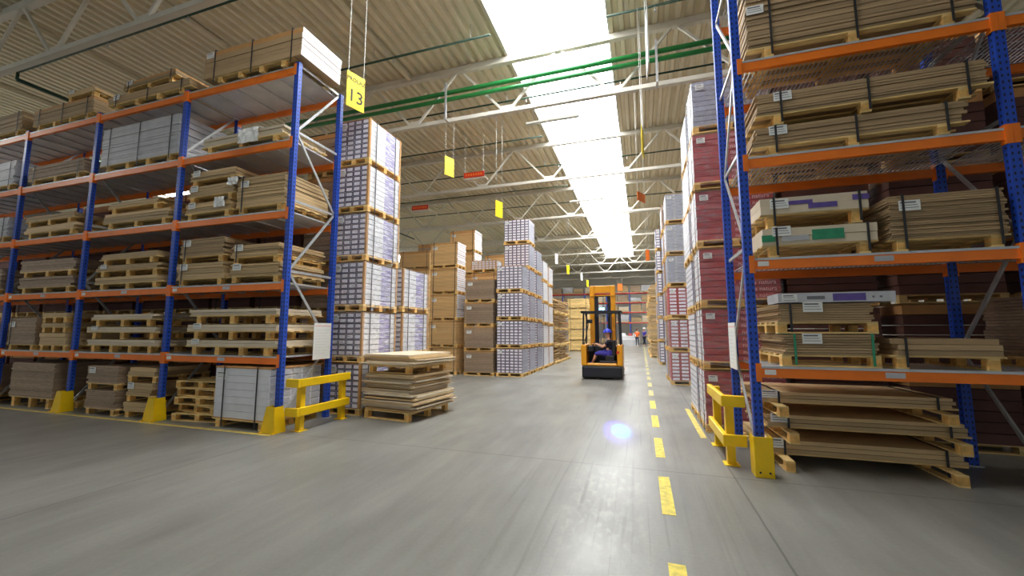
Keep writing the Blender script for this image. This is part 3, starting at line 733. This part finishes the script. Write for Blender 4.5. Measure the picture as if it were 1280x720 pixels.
BL('brown boards on pallet, upper load, right second shelf', 1.58, 2.58, RF, RB, 1.66, 2.03, n=5, m='board2', cols=2, straps=1, jit=.03, ph=.14, style='euro', lab_u=.25, lab_v=.8)
BL('brown boards with green strap, lower load, right second shelf', 1.6, 2.58, RF, RB, 1.27, 1.66, n=5, m='board2', cols=2, straps=2, jit=.03, ph=.14, style='euro', strapm='strapgreen', lab_u=.2, lab_v=.8)
BL('low thin boards on pallet right side of right second shelf', 2.66, 3.66, RF, RB, 1.27, 1.62, n=3, m='board2', cols=2, straps=1, jit=.04, ph=.15, paper=False)
for k, (a, b, c) in enumerate(((0, .33, 0), (.33, .64, .06), (.64, .93, -.03))):
    BL('long low board bundle on floor under right rack, %s of three' % ['bottom', 'middle', 'top'][k], 1.42+c, 3.5+c, RF+.45, RB+.45, a, b-.008, n=3, m='board', cols=2, straps=2, jit=.03, ph=.15, lab_u=.02, ext=.3, rot=.012)

OW = 'first second third fourth fifth sixth seventh eighth ninth tenth eleventh twelfth thirteenth fourteenth fifteenth sixteenth seventeenth eighteenth nineteenth twentieth twenty-first twenty-second twenty-third twenty-fourth twenty-fifth twenty-sixth twenty-seventh twenty-eighth twenty-ninth thirtieth thirty-first thirty-second thirty-third thirty-fourth'.split()
# ---- loose pile in the aisle mouth
PX, PY, PR = -4.62, 7.42, math.radians(-7)
gp = 'loose boards piled on pallets in the aisle mouth'
t = pallet_only('wooden pallet on the floor under the loose board pile', PX, PY, 0, 1.08, 1.3, PR, None, cols=2, h=.17)
t2 = pallet_only('wooden pallet sandwiched high inside the loose board pile', PX+.0, PY, .87, 1.0, 1.2, PR, None, cols=2, h=.14)
z = .17; i = 0
def loose(z, th, k, top=False):
    dx, dy = R.uniform(-.08, .1), R.uniform(-.03, .1)
    o = bpy.data.objects.new('fibreboard_sheet', unit('fibreboard_sheet', 'boardlight' if top or R.random() < .5 else 'board')); C.objects.link(o)
    o.location = (PX+dx, PY+dy, z); o.scale = (1.18+R.uniform(-.08, .1), 1.28+R.uniform(-.1, .12), th-.004); o.rotation_euler = (0, 0, PR+R.uniform(-.03, .03))
    return o
while z < .86:
    th = R.choice((.022, .03, .04)); 
    if z+th > .87: th = .87-z
    o = loose(z, th, i); tag(o, 'uneven tan fibreboard sheet of the loose aisle pile, %s from its bottom' % OW[i], 'board', gp); z += th; i += 1
z = 1.01; n0 = i
while z < 1.22:
    th = R.choice((.022, .03, .035)); o = loose(z, th, i, z > 1.19); tag(o, 'pale fibreboard sheet above the upper pallet of the loose pile, %s sheet' % OW[i-n0], 'board', gp); z += th; i += 1

# ---- block stacks left of the aisle
gA = 'laminate carton pallets in the tall stack by left rack end'
carton_column('white violet-printed cartons on pallet', 'in tall stack at left rack end', 6, -6.22, -5.42, 6.92, 8.1, 1.05, nx=4, nz=8, bandm='purple', filmset=(1, 2, 3), group=gA)
gB = 'laminate carton pallets in the three-high stack'
carton_column('white violet-printed cartons on pallet', 'in three-high stack behind the tall one', 3, -6.2, -5.38, 8.3, 9.5, 1.07, nx=4, nz=8, bandm='purple', filmset=(0, 1, 2), group=gB)
def board_column(look, where, n, x0, x1, y0, y1, h, nb, m, group, z0=0, straps=2, paper=True, detail=1, jit=.012, ph=.13, ends=None, cover=True, name='board_stack', wt=0, gap=.011):
    f = None
    for i in range(n):
        lab = '%s, %s %s' % (look, nth(i, n), where)
        z = z0+i*h; dx = R.uniform(-.02, .02)
        if f and i < n-wt: dup(f, ((x0+x1)/2+dx, (y0+y1)/2+R.uniform(-.02, .02), z), lab, group)
        else: f = board_load(lab, x0, x1, y0, y1, z, z+h-.004, n=nb, m=m, ends='whitepack' if i >= n-wt else ends, cols=3, style='euro', straps=straps, jit=jit, paper=paper, detail=detail, group=group, ph=ph, cover=cover, name=name, gap=gap)  # white ends on upper loads stand in for kraft overlit by the skylight
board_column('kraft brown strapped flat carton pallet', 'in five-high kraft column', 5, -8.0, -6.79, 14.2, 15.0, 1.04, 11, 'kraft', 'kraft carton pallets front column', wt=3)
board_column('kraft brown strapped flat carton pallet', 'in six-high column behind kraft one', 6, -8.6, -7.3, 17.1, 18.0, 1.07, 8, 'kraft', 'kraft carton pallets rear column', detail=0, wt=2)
board_column('grey-brown board pallet', 'in four-high column between kraft and white', 4, -6.5, -5.3, 14.25, 15.05, .92, 12, 'boardgrey', 'grey brown board pallets', straps=0)
carton_column('white-ended carton pallet', 'atop kraft stack behind grey-brown column', 1, -7.1, -5.9, 16.2, 17.0, .55, z0=4.22, nx=7, nz=4, framem='orange' if False else 'kraftpost', solid=True)
board_column('kraft carton pallet behind grey-brown column', 'supporting white-ended cartons', 4, -7.1, -5.9, 16.2, 17.0, 1.05, 6, 'kraft', 'kraft pallets behind grey column', detail=0)
board_column('kraft carton pallet', 'in far column left of white stacks', 5, -8.0, -6.7, 20.1, 21.0, 1.15, 7, 'kraft', 'far kraft column', detail=0)
board_column('large dark kraft carton pallet', 'in farthest column seen over short stack', 6, -13.3, -11.3, 20, 21, 1.04, 7, 'kraft', 'far dark kraft column', detail=0, paper=False)
board_column('grey-brown wrapped pallet', 'in tallest column behind kraft one', 6, -13.3, -10.3, 22, 23, 1.18, 5, 'boardgrey', 'far grey tall column', detail=0, paper=False)
gF = 'white tile-patterned carton pallets front column'
carton_column('white-ended carton pallet', 'in front white column left of forklift', 4, -5.2, -4.16, 14.3, 15.1, 1.04, nx=6, nz=8, sidem='silver', framem='lilac', group=gF, straps=False, posts=False, paper=True)
carton_column('white-ended carton pallet', 'in second white column, six high', 6, -5.24, -4.16, 15.3, 16.2, 1.035, nx=6, nz=8, sidem='silver', framem='lilac', group='white carton pallets second column', straps=False, posts=False, solid=True)
carton_column('white-ended carton pallet', 'in third white column', 5, -5.24, -4.16, 16.5, 17.4, 1.03, nx=6, nz=8, sidem='silver', framem='lilac', group='white carton pallets third column', straps=False, posts=False, solid=True)
carton_column('white-ended carton pallet', 'in fourth white column', 5, -5.24, -4.16, 17.7, 18.6, .98, nx=6, nz=8, sidem='whitepack', framem='lilac', group='white carton pallets fourth column', straps=False, posts=False, solid=True)
carton_column('white-ended carton pallet', 'in fifth white column before tan piles', 5, -5.24, -4.2, 19.0, 19.9, .96, nx=6, nz=8, sidem='whitepack', framem='kraftpost', group='white carton pallets fifth column', straps=False, posts=False, solid=True)
for c, y in enumerate((20.3, 21.8, 23.3)):
    board_column('ragged tan board pallet', 'in tan column %s past the white cartons' % ['first', 'second', 'third'][c], 4, -5.3, -4.12, y, y+1.15, .85, 12, 'board', 'ragged tan board column %s' % 'abc'[c], straps=0, detail=0, jit=.11, paper=False, cover=False, gap=.022)
board_column('pale yellow timber pack', 'in far stack left of forklift', 5, -5.75, -4.1, 33, 34.2, .86, 4, 'wood', 'pale timber packs far away', detail=0, paper=False, cover=False, name='timber_pack')
board_column('pale yellow timber pack', 'in farthest stack left of forklift', 4, -5.9, -4.3, 36, 37.2, .86, 4, 'wood', 'pale timber packs farthest', detail=0, paper=False, cover=False, name='timber_pack')

# ---- dark block stacks behind the left rack
board_column('tan-brown board pallet', 'close behind rack beside tall white stack', 6, -7.3, -6.36, 7.15, 8.2, 1.04, 8, 'boardgrey', 'board pallets behind left rack, first column', detail=0, straps=0)
for c, x in enumerate((-8.7, -10.1, -11.5, -12.9, -14.3, -15.7, -17.1, -18.5, -19.9, -21.3, -22.7)):  # dark brown also gives the shade; outer columns added to cover the bright wall
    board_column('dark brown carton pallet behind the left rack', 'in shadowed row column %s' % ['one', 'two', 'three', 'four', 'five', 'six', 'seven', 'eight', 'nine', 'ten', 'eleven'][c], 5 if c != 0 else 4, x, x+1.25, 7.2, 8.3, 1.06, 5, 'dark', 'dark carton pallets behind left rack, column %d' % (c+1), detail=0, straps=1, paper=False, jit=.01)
board_column('pale wrapped carton pallet behind the left rack', 'standing deeper in the block', 6, -8.6, -7.4, 9.0, 10.2, 1.02, 5, 'greypack', 'pale pallets deeper behind left rack', detail=0, straps=1, paper=False, jit=.01)

# ---- red cartons right of the aisle
nat = text_mesh('natura natura', .1, .0008, 'redprint')
gR = 'dull red carton pallets behind the right rack'
carton_column('dull red white-lettered carton pallet', 'in corner column behind right rack', 5, .98, 2.2, 7.6, 8.42, 1.045, nx=4, nz=8, axis='x', endm='whitepack', framem='whitepack', sidem='redpack', filmset=(0, 1, 2, 3, 4), group=gR, text=nat, posts=False)
carton_load('grey wrapped carton pallet topping the red corner column', 1.0, 2.18, 7.6, 8.42, 5.225, 1.02, 4, 9, axis='x', endm='whitepack', framem='whitepack', sidem='silver', film=True, posts=False)
carton_column('shade-darkened red carton pallet', 'in second column behind right rack', 6, 2.32, 3.54, 7.65, 8.47, 1.045, nx=4, nz=8, axis='x', endm='dark', framem='dark', sidem='dark', group='dark carton pallets second column', solid=True, paper=False, posts=False)  # red cartons coloured dark to stand in for the shade behind the rack
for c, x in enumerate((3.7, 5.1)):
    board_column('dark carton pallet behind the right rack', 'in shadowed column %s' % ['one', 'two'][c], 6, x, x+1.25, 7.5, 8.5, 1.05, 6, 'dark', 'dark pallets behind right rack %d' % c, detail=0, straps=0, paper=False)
BL('dark ribbed board stack in shadow past the right upright', 4.12, 5.2, RF+.3, RB, 1.27, 2.1, n=12, m='boardgrey', cols=2, straps=1, jit=.02, paper=False)
carton_column('white and tan wrapped carton pallet', 'in column just past the red one', 6, .98, 2.2, 8.65, 9.75, 1.03, nx=6, nz=8, axis='x', endm='endwhite', framem='greypack', sidem='silver', group='pale carton pallets past the red column', filmset=(2, 3, 4), solid=True, straps=False, posts=False)
carton_column('red and white ended carton pallet', 'in column across from forklift', 3, .84, 1.95, 13.8, 14.7, 1.03, nx=4, nz=8, endm='endwhite', framem='redpack', sidem='redpack', group='red white carton pallets', straps=False, posts=False, solid=True, filmset=(0, 1))
carton_column('silver grey carton pallet', 'above red-white cartons across from forklift', 3, .84, 1.95, 13.8, 14.7, 1.03, z0=3.09, nx=4, nz=8, endm='silver', framem='greypack', sidem='silver', group='silver carton pallets', straps=False, posts=False, solid=True, filmset=(1,))
carton_column('mixed pale carton pallet', 'in column hidden behind red-white one', 6, .8, 1.95, 15.0, 16.0, 1.03, nx=4, nz=8, endm='silver', framem='kraftpost', sidem='silver', group='mixed pale pallets a', straps=False, posts=False, solid=True)
carton_column('white striped carton pallet', 'in tall narrow column farther on right', 6, .82, 2.0, 21.5, 22.6, 1.15, nx=5, nz=7, endm='endwhite', framem='lilac', sidem='silver', group='striped pallets right', straps=False, posts=False, solid=True)
carton_column('grey wrapped carton pallet', 'in column behind white striped ones', 5, .82, 2.0, 23.2, 24.4, 1.05, nx=5, nz=7, endm='silver', framem='kraftpost', sidem='silver', group='grey pallets right far', straps=False, posts=False, solid=True)
for c, y in enumerate((27, 30, 33, 36.5)):
    board_column('ragged tan board pallet', 'in right far tan column %s' % ['one', 'two', 'three', 'four'][c], 5, .45, 1.8, y, y+1.4, .92, 9, 'board', 'ragged tan pallets right %d' % c, straps=0, detail=0, jit=.11, paper=False, cover=False, gap=.022)

# ---- far end: rack contents, counter
k = 0
FXS = [-12.5, -9.7, -6.9, -4.1, -1.3, 1.5, 4.3]
for li, lv in enumerate((0, 2.7, 4.0, 5.2, 6.4)):
    for b in range(6):
        for s in range(2):
            if (li == 4 and (b+s) % 3 == 0) or (li == 0 and b == 4): continue
            xa = FXS[b]+.12+s*1.32; hh = R.uniform(.55, .95)
            bay = ['leftmost', 'second', 'third', 'fourth', 'fifth', 'rightmost'][b]
            lab = 'distant %s pallet box, %s of %s bay, %s, end wall rack' % (['brown', 'pale'][k % 2], ['left', 'right'][s], bay, ['floor', 'first shelf', 'second shelf', 'third shelf', 'top shelf'][li])
            board_load(lab, xa, xa+1.2, 52.05, 53.0, lv, lv+hh, n=3, m=['board2', 'boardgrey', 'greypack', 'board2', 'boardlight'][k % 5], cols=3, style='euro', straps=0, jit=.01, paper=False, detail=0, group='boxes in end wall rack', name='pallet_box', cat='pallet box'); k += 1
t = thing('work_counter', 'white topped work counter far down the aisle', 'counter', (-1.3, 46.5, 0))
MB().box(-1.1, 1.1, -.4, .4, 1.0, 1.08).build('counter_top', M['whitepack'], t); MB().box(-1.05, 1.05, -.36, .36, 0, 1.0).build('cabinet', M['greypack'], t); MB().box(-1.05, 1.05, -.38, -.36, .62, .95).build('front_panel', M['whitepack'], t)
for x, l, m_ in ((-1.9, 'small white carton on the far counter, left', 'whitepack'), (-1.2, 'small red box on the far counter, middle', 'redpack'), (-.7, 'small white carton on the far counter, right', 'whitepack')):
    t = thing('small_carton', l, 'box', (x, 46.5, 1.08)); MB().box(-.2, .2, -.15, .15, 0, .3).build('carton_body', M[m_], t); MB().box(-.03, .03, -.152, .152, .3, .302).build('tape', M['kraftpost'], t)

# ---- floor markings
for k in range(24):
    y = 4.18+1.78*k
    if k == 23 and y > 46: break
    o = MB().box(.13, .25, y, y+1.02, .0, .003).build('lane_dash', M['dash' if k < 4 else 'dashworn'])
    tag(o, 'yellow painted floor dash, %s from the camera past the nearest one' % OW[k], 'floor marking', 'yellow dashes along the aisle')
o = MB().box(.13, .25, 2.45, 3.35, 0, .003).build('lane_dash', M['dash']); tag(o, 'yellow painted floor dash at the bottom edge of the photo', 'floor marking')
worn = mat('worn_yellow_paint', (214, 190, 90), .55, noise=.25, nscale=9, world=True)
o = MB().box(.84, .93, 7.2, 9.7, 0, .003).build('floor_line', worn); tag(o, 'worn yellow floor line along the right stacks', 'floor marking')
o = MB().box(-14, -5.8, 5.2, 5.27, 0, .003).build('floor_line', worn); tag(o, 'worn yellow floor line along the left rack front', 'floor marking')

# ------------------------------------------------------------------ forklift
FX, FY = -1.35, 14.4
t = thing('forklift', 'yellow reach truck driving away down the aisle', 'forklift', (FX, FY, 0))
def P(name, mb, m, bevel=0, parent=None, smooth=False): return mb.build(name, M[m], parent or t, smooth, bevel)
P('counterweight', MB().box(-.69, .69, 0, 1.15, .06, .47), 'black', .05)
P('skirt_panel', MB().box(-.6, .6, -.012, 0, .12, .4), 'darkmetal', .01)
bd = MB().box(-.71, -.52, .0, 1.1, .47, 1.2).box(.52, .71, .0, 1.1, .47, 1.2).box(-.52, .52, 0, .2, .47, .56)
P('battery_cover', MB().box(-.52, .52, .75, 1.1, .47, 1.12), 'black', .03)
P('body_panel', bd, 'truck', .035)
P('floor_plate', MB().box(-.5, .5, .2, .75, .47, .5), 'black')
P('seat', MB().box(.1, .42, .22, .72, .62, .82).box(.34, .46, .24, .7, .82, 1.35), 'black', .03)
P('seat_base', MB().box(-.1, .48, .2, .74, .5, .63), 'darkmetal', .02)
P('dashboard', MB().box(-.5, -.3, .2, .75, .95, 1.15), 'black', .03)
sw = MB()
for i in range(16):
    a, b = 2*PI*i/16, 2*PI*(i+1)/16
    sw.tube((-.3+.05*math.cos(a), .45+.13*math.sin(a), 1.22+.06*math.cos(a)), (-.3+.05*math.cos(b), .45+.13*math.sin(b), 1.22+.06*math.cos(b)), .014, 6)
sw.tube((-.38, .45, 1.12), (-.3, .45, 1.22), .02, 8)
P('steering_wheel', sw, 'black')
for x, y in ((-.64, .06), (.64, .06), (-.64, 1.0), (.64, 1.0)):
    P('guard_pillar', MB().bar((x, y, 1.15), (x*.95, y+(.04 if y < .5 else -.04), 2.33), .05, .06), 'darkmetal')
rf = MB().box(-.7, .7, 0, .07, 2.31, 2.38).box(-.7, .7, .99, 1.06, 2.31, 2.38).box(-.7, -.63, 0, 1.06, 2.31, 2.38).box(.63, .7, 0, 1.06, 2.31, 2.38)
for i in range(7): rf.box(-.63, .63, .14+i*.125, .17+i*.125, 2.33, 2.36)
P('overhead_guard', rf, 'darkmetal')
ms = MB().box(-.52, -.34, 1.25, 1.4, .3, 3.4).box(.26, .44, 1.25, 1.4, .3, 3.4).box(-.34, .26, 1.25, 1.4, 3.12, 3.4)
P('outer_mast', ms, 'truck', .02)
P('mast_crossbar', MB().box(-.5, .42, 1.2, 1.25, 3.0, 3.04), 'truck')
P('inner_mast', MB().box(-.33, -.2, 1.27, 1.38, .2, 3.05).box(.14, .25, 1.27, 1.38, .2, 3.05).box(-.2, .14, 1.28, 1.37, 2.98, 3.05), 'darkmetal')
P('lift_cylinder', MB().tube((-.13, 1.34, .2), (-.13, 1.34, 2.6), .025, 10).tube((.07, 1.34, .2), (.07, 1.34, 2.6), .025, 10), 'galv')
P('lift_chain', MB().box(-.035, -.02, 1.3, 1.32, .4, 2.98).box(-.0, .015, 1.3, 1.32, .4, 2.98), 'darkmetal')
P('fork_carriage', MB().box(-.38, .32, 1.5, 1.56, .3, .75).box(-.38, .32, 1.5, 1.56, .7, .75), 'darkmetal')
for x in (-.25, .18): P('fork', MB().box(x-.05, x+.05, 1.56, 2.65, .3, .34).box(x-.05, x+.05, 1.56, 1.6, .3, .8), 'darkmetal')
for s in (-1, 1):
    P('straddle_leg', MB().box(s*.6-.07, s*.6+.07, 1.1, 2.3, .12, .28), 'truck', .02)
    P('load_wheel', MB().tube((s*.6-.05, 2.15, .13), (s*.6+.05, 2.15, .13), .13, 18), 'rubber')
P('drive_wheel', MB().tube((-.74, .55, .17), (-.62, .55, .17), .17, 20), 'rubber')
lp = P('warning_lamp', MB().box(-.06, .14, .02, .1, 2.39, 2.5), 'black', .01)
P('lamp_lens', MB().box(-.04, .03, .008, .02, 2.41, 2.48).box(.06, .12, .008, .02, 2.41, 2.48), 'glassblue', 0, lp)
P('rear_light', MB().box(.5, .6, -.01, 0, .9, .98), 'red')
P('headrest_bar', MB().bar((-.6, .1, 1.2), (-.45, .1, 1.9), .03).bar((-.45, .1, 1.9), (-.55, .1, 2.3), .03), 'darkmetal')
P('mirror', MB().box(-.48, -.3, .05, .08, 1.95, 2.08), 'black', .01)
P('operator_grille', MB().bar((.5, .1, 1.2), (.5, .1, 2.31), .03).bar((.3, .98, 1.0), (.3, .98, 2.31), .025).bar((-.3, .98, 1.0), (-.3, .98, 2.31), .025), 'darkmetal')
# the truck's blue floor spotlight
ld = bpy.data.lights.new('blue_spot', 'SPOT'); ld.energy = 1200; ld.color = (.0, .34, 1.0); ld.spot_size = math.radians(2.9); ld.spot_blend = .8; ld.shadow_soft_size = .01
lo = bpy.data.objects.new('blue_spot', ld); C.objects.link(lo); lo.location = (FX+.03, FY-.02, 2.45)
lo.rotation_euler = (Vector((-.38, 7.32, 0))-Vector(lo.location)).to_track_quat('-Z', 'Y').to_euler()

l2 = ld.copy(); l2.name = 'violet_halo'; l2.energy = 260; l2.color = (.1, .05, 1.0); l2.spot_size = math.radians(5.4); l2.spot_blend = 1
lo2 = bpy.data.objects.new('blue_spot', l2); C.objects.link(lo2); lo2.location = lo.location; lo2.rotation_euler = lo.rotation_euler
# ------------------------------------------------------------------ people
def skin_body(name, verts, edges, radii, m, parent, root=0, sub=1, smooth=True):
    me = bpy.data.meshes.new(name); bm = bmesh.new(); sl = bm.verts.layers.skin.verify(); vs = [bm.verts.new(v) for v in verts]
    for v, r in zip(vs, radii): v[sl].radius = r if isinstance(r, tuple) else (r, r)
    vs[root][sl].use_root = True
    for a, b in edges: bm.edges.new((vs[a], vs[b]))
    bm.to_mesh(me); bm.free(); me.materials.append(M[m])
    o = bpy.data.objects.new(name, me); C.objects.link(o)
    if parent: o.parent = parent
    s = o.modifiers.new('skin', 'SKIN'); s.use_smooth_shade = smooth
    sb = o.modifiers.new('sub', 'SUBSURF'); sb.levels = sub; sb.render_levels = sub
    return o
class Sk:
    def __init__(s): s.v = []; s.e = []; s.r = []
    def add(s, p, r, par=None):
        s.v.append(tuple(p)); s.r.append(r); n = len(s.v)-1
        if par is not None: s.e.append((par, n))
        return n
    def chain(s, par, pts):
        for p, r in pts: par = s.add(p, r, par)
        return par
    def hand(s, wrist, d, side, down, curl=.5):
        """palm and five fingers; d = pointing direction, side = towards the thumb, down = palm side"""
        p = Vector(s.v[wrist]); d, side, down = Vector(d).normalized(), Vector(side).normalized(), Vector(down).normalized()
        palm = s.add(p+d*.045, (.022, .034), wrist)
        for i, (o, l) in enumerate(((.027, .075), (.009, .085), (-.009, .078), (-.026, .06))):
            k = s.add(p+d*.088+side*o, .0095, palm)
            a = s.add(p+d*(.088+l*.5)+side*o+down*l*.22*curl, .0085, k)
            s.add(p+d*(.088+l*.72)+side*o+down*l*.62*curl, .0075, a)
        b = s.add(p+d*.04+side*.038+down*.008, .011, palm); s.add(p+d*.075+side*.055+down*.025, .009, b)
    def build(s, name, m, parent, sub=1): return skin_body(name, s.v, s.e, s.r, m, parent, 0, sub)
def head(par, c, fwd, helmet=None, hair=None):
    """facial features, ears and helmet around head centre c"""
    rot = Vector((0, -1, 0)).rotation_difference(Vector(fwd).normalized()).to_matrix().to_4x4(); rot.translation = Vector(c)
    if helmet:
        bm = bmesh.new(); bmesh.ops.create_uvsphere(bm, u_segments=20, v_segments=12, radius=.135)
        bmesh.ops.delete(bm, geom=[v for v in bm.verts if v.co.z < -.005], context='VERTS')
        bmesh.ops.create_circle(bm, cap_ends=True, segments=20, radius=.15)
        for v in bm.verts:
            v.co.z += .035; v.co.y *= 1.12
            if v.co.z < .04 and v.co.y < 0: v.co.y -= .02
        bmesh.ops.transform(bm, matrix=rot, verts=bm.verts); me = bpy.data.meshes.new('helmet'); bm.to_mesh(me); bm.free(); me.materials.append(M[helmet])
        for p_ in me.polygons: p_.use_smooth = True
        o = bpy.data.objects.new('helmet', me); C.objects.link(o); o.parent = par
    for s in (-1, 1):
        e = MB().box(s*.034-.012, s*.034+.012, -.108, -.1, .0, .01, 0, rot); e.build('eye', M['ink'], par)
# driver, seated sideways facing left with legs towards -X
dr = thing('person', 'seated driver in blue helmet and navy shirt on the forklift', 'person', (FX, FY, 0))
k = Sk(); hx, hy, hz = .22, .46, .88
pel = k.add((hx, hy, hz), (.15, .12))
sp = k.chain(pel, [((hx+.02, hy, hz+.14), (.14, .11)), ((hx+.02, hy, hz+.3), (.165, .12)), ((hx+.0, hy, hz+.44), (.15, .1))])
nk = k.chain(sp, [((hx-.01, hy, hz+.53), .055), ((hx-.03, hy, hz+.59), .062), ((hx-.04, hy, hz+.66), (.085, .088)), ((hx-.035, hy, hz+.75), (.085, .092)), ((hx-.03, hy, hz+.81), (.06, .07))])
k.add((hx-.155, hy, hz+.685), .016, len(k.v)-3)   # nose
for s in (-1, 1):
    sh = k.add((hx, hy+s*.17, hz+.42), .062, sp); el = k.add((hx-.2, hy+s*.22, hz+.22), .045, sh)
    wr = k.chain(el, [((hx-.32, hy+s*.18, hz+.28), .036), ((hx-.44, hy+s*.14, hz+.34), .026)])
    k.hand(wr, (-1, -s*.2, .1), (0, -s, .4), (-.2, 0, -1), 1.0)
    hp = k.add((hx-.03, hy+s*.1, hz-.01), .09, pel); kn = k.chain(hp, [((hx-.2, hy+s*.12, hz+.02), .082), ((hx-.44, hy+s*.13, hz-.0), .06)])
    an = k.chain(kn, [((hx-.5, hy+s*.13, hz-.16), .056), ((hx-.56, hy+s*.12, hz-.3), .036)])
    k.chain(an, [((hx-.6, hy+s*.12, hz-.34), .036), ((hx-.72, hy+s*.12, hz-.35), .03)])
k.build('body', 'skin', dr)
c = Sk(); q = c.add((hx, hy, hz+.02), (.165, .135)); u = c.chain(q, [((hx+.02, hy, hz+.15), (.155, .125)), ((hx+.02, hy, hz+.3), (.18, .135)), ((hx, hy, hz+.43), (.16, .112))]); c.add((hx-.005, hy, hz+.49), .068, u)
for s in (-1, 1): c.chain(u, [((hx, hy+s*.18, hz+.42), .075), ((hx-.12, hy+s*.21, hz+.3), .062)])
c.build('shirt', 'navy', dr)
c = Sk(); q = c.add((hx, hy, hz-.01), (.165, .135))
for s in (-1, 1): c.chain(q, [((hx-.03, hy+s*.1, hz-.01), .104), ((hx-.2, hy+s*.12, hz+.02), .096), ((hx-.44, hy+s*.13, hz), .078), ((hx-.47, hy+s*.13, hz-.08), .072)])
c.build('shorts', 'workblue', dr)
for s in (-1, 1):
    c = Sk(); q = c.add((hx-.57, hy+s*.12, hz-.33), .048); c.chain(q, [((hx-.64, hy+s*.12, hz-.35), .044), ((hx-.75, hy+s*.12, hz-.36), .034)]); c.build('shoe', 'workblue', dr)
head(dr, (hx-.04, hy, hz+.71), (-1, 0, -.05), 'helmet')
def standing(label, x, y, rz, top, legs, helmet=None, sc=1.0, arms=0):
    o = thing('person', label, 'person', (x, y, 0), rz); o.scale = (sc, sc, sc)
    k = Sk(); pel = k.add((0, 0, .98), (.13, .1)); sp = k.chain(pel, [((0, 0, 1.14), (.12, .095)), ((0, 0, 1.3), (.15, .11)), ((0, .0, 1.42), (.14, .09))])
    k.chain(sp, [((0, 0, 1.52), .052), ((0, -.01, 1.58), .06), ((0, -.015, 1.64), (.08, .086)), ((0, -.01, 1.72), (.078, .088)), ((0, 0, 1.77), (.055, .06))]); k.add((0, -.12, 1.645), .014, len(k.v)-3)
    for s in (-1, 1):
        sh = k.add((s*.18, 0, 1.4), .055, sp); el = k.add((s*.25, .03-.1*arms, 1.14), .042, sh); wr = k.chain(el, [((s*.25, -.05-.12*arms, 1.02+.05*arms), .034), ((s*.23, -.13-.2*arms, .93+.16*arms), .025)])
        k.hand(wr, (0, -.5-arms, -1+arms), (-s*.3, -1, 0), (-s, 0, -.2), .5)
        hp = k.add((s*.09, 0, .92), .085, pel); kn = k.chain(hp, [((s*.1, -.02*s, .72), .075), ((s*.11, -.05*s, .5), .055)]); an = k.chain(kn, [((s*.11, 0, .3), .052), ((s*.11, .06*s, .09), .035)])
        k.chain(an, [((s*.115, .03+.06*s, .04), .036), ((s*.12, -.1+.06*s, .035), .03)])
    k.build('body', 'skin', o)
    c = Sk(); q = c.add((0, 0, .92), (.15, .125)); u = c.chain(q, [((0, 0, 1.1), (.14, .12)), ((0, 0, 1.28), (.17, .13)), ((0, 0, 1.41), (.155, .105))]); c.add((0, 0, 1.47), .062, u)
    for s in (-1, 1): c.chain(u, [((s*.19, 0, 1.4), .07), ((s*.235, .02-.06*arms, 1.22), .06)])
    c.build('work_vest', top, o)
    c = Sk(); q = c.add((0, 0, .95), (.14, .115))
    for s in (-1, 1): c.chain(q, [((s*.09, 0, .9), .098), ((s*.1, -.02*s, .72), .088), ((s*.11, -.05*s, .5), .07), ((s*.11, 0, .3), .064), ((s*.11, .055*s, .12), .055)])
    c.build('trousers', legs, o)
    for s in (-1, 1):
        c = Sk(); q = c.add((s*.115, .04+.06*s, .05), .046); c.chain(q, [((s*.12, -.04+.06*s, .045), .044), ((s*.12, -.12+.06*s, .038), .034)]); c.build('shoe', 'black', o)
    head(o, (0, -.01, 1.69), (0, -1, 0), helmet)
    if not helmet: 
        bm = bmesh.new(); bmesh.ops.create_uvsphere(bm, u_segments=16, v_segments=10, radius=.1)
        for v in bm.verts: v.co = Vector((v.co.x*.95, v.co.y*1.0+.025, v.co.z+1.735))
        me = bpy.data.meshes.new('hair'); bm.to_mesh(me); bm.free(); me.materials.append(M['dark']); h_ = bpy.data.objects.new('hair', me); C.objects.link(h_); h_.parent = o
    return o
standing('standing worker in orange hi-vis vest and dark trousers far away', -.46, 44.5, 2.9, 'hivis', 'denim', None, 1.04)
standing('standing worker in violet-blue clothes and white helmet far right', .25, 45.5, 2.2, 'workblue', 'navy', 'whitehelmet', 1.08, 1)
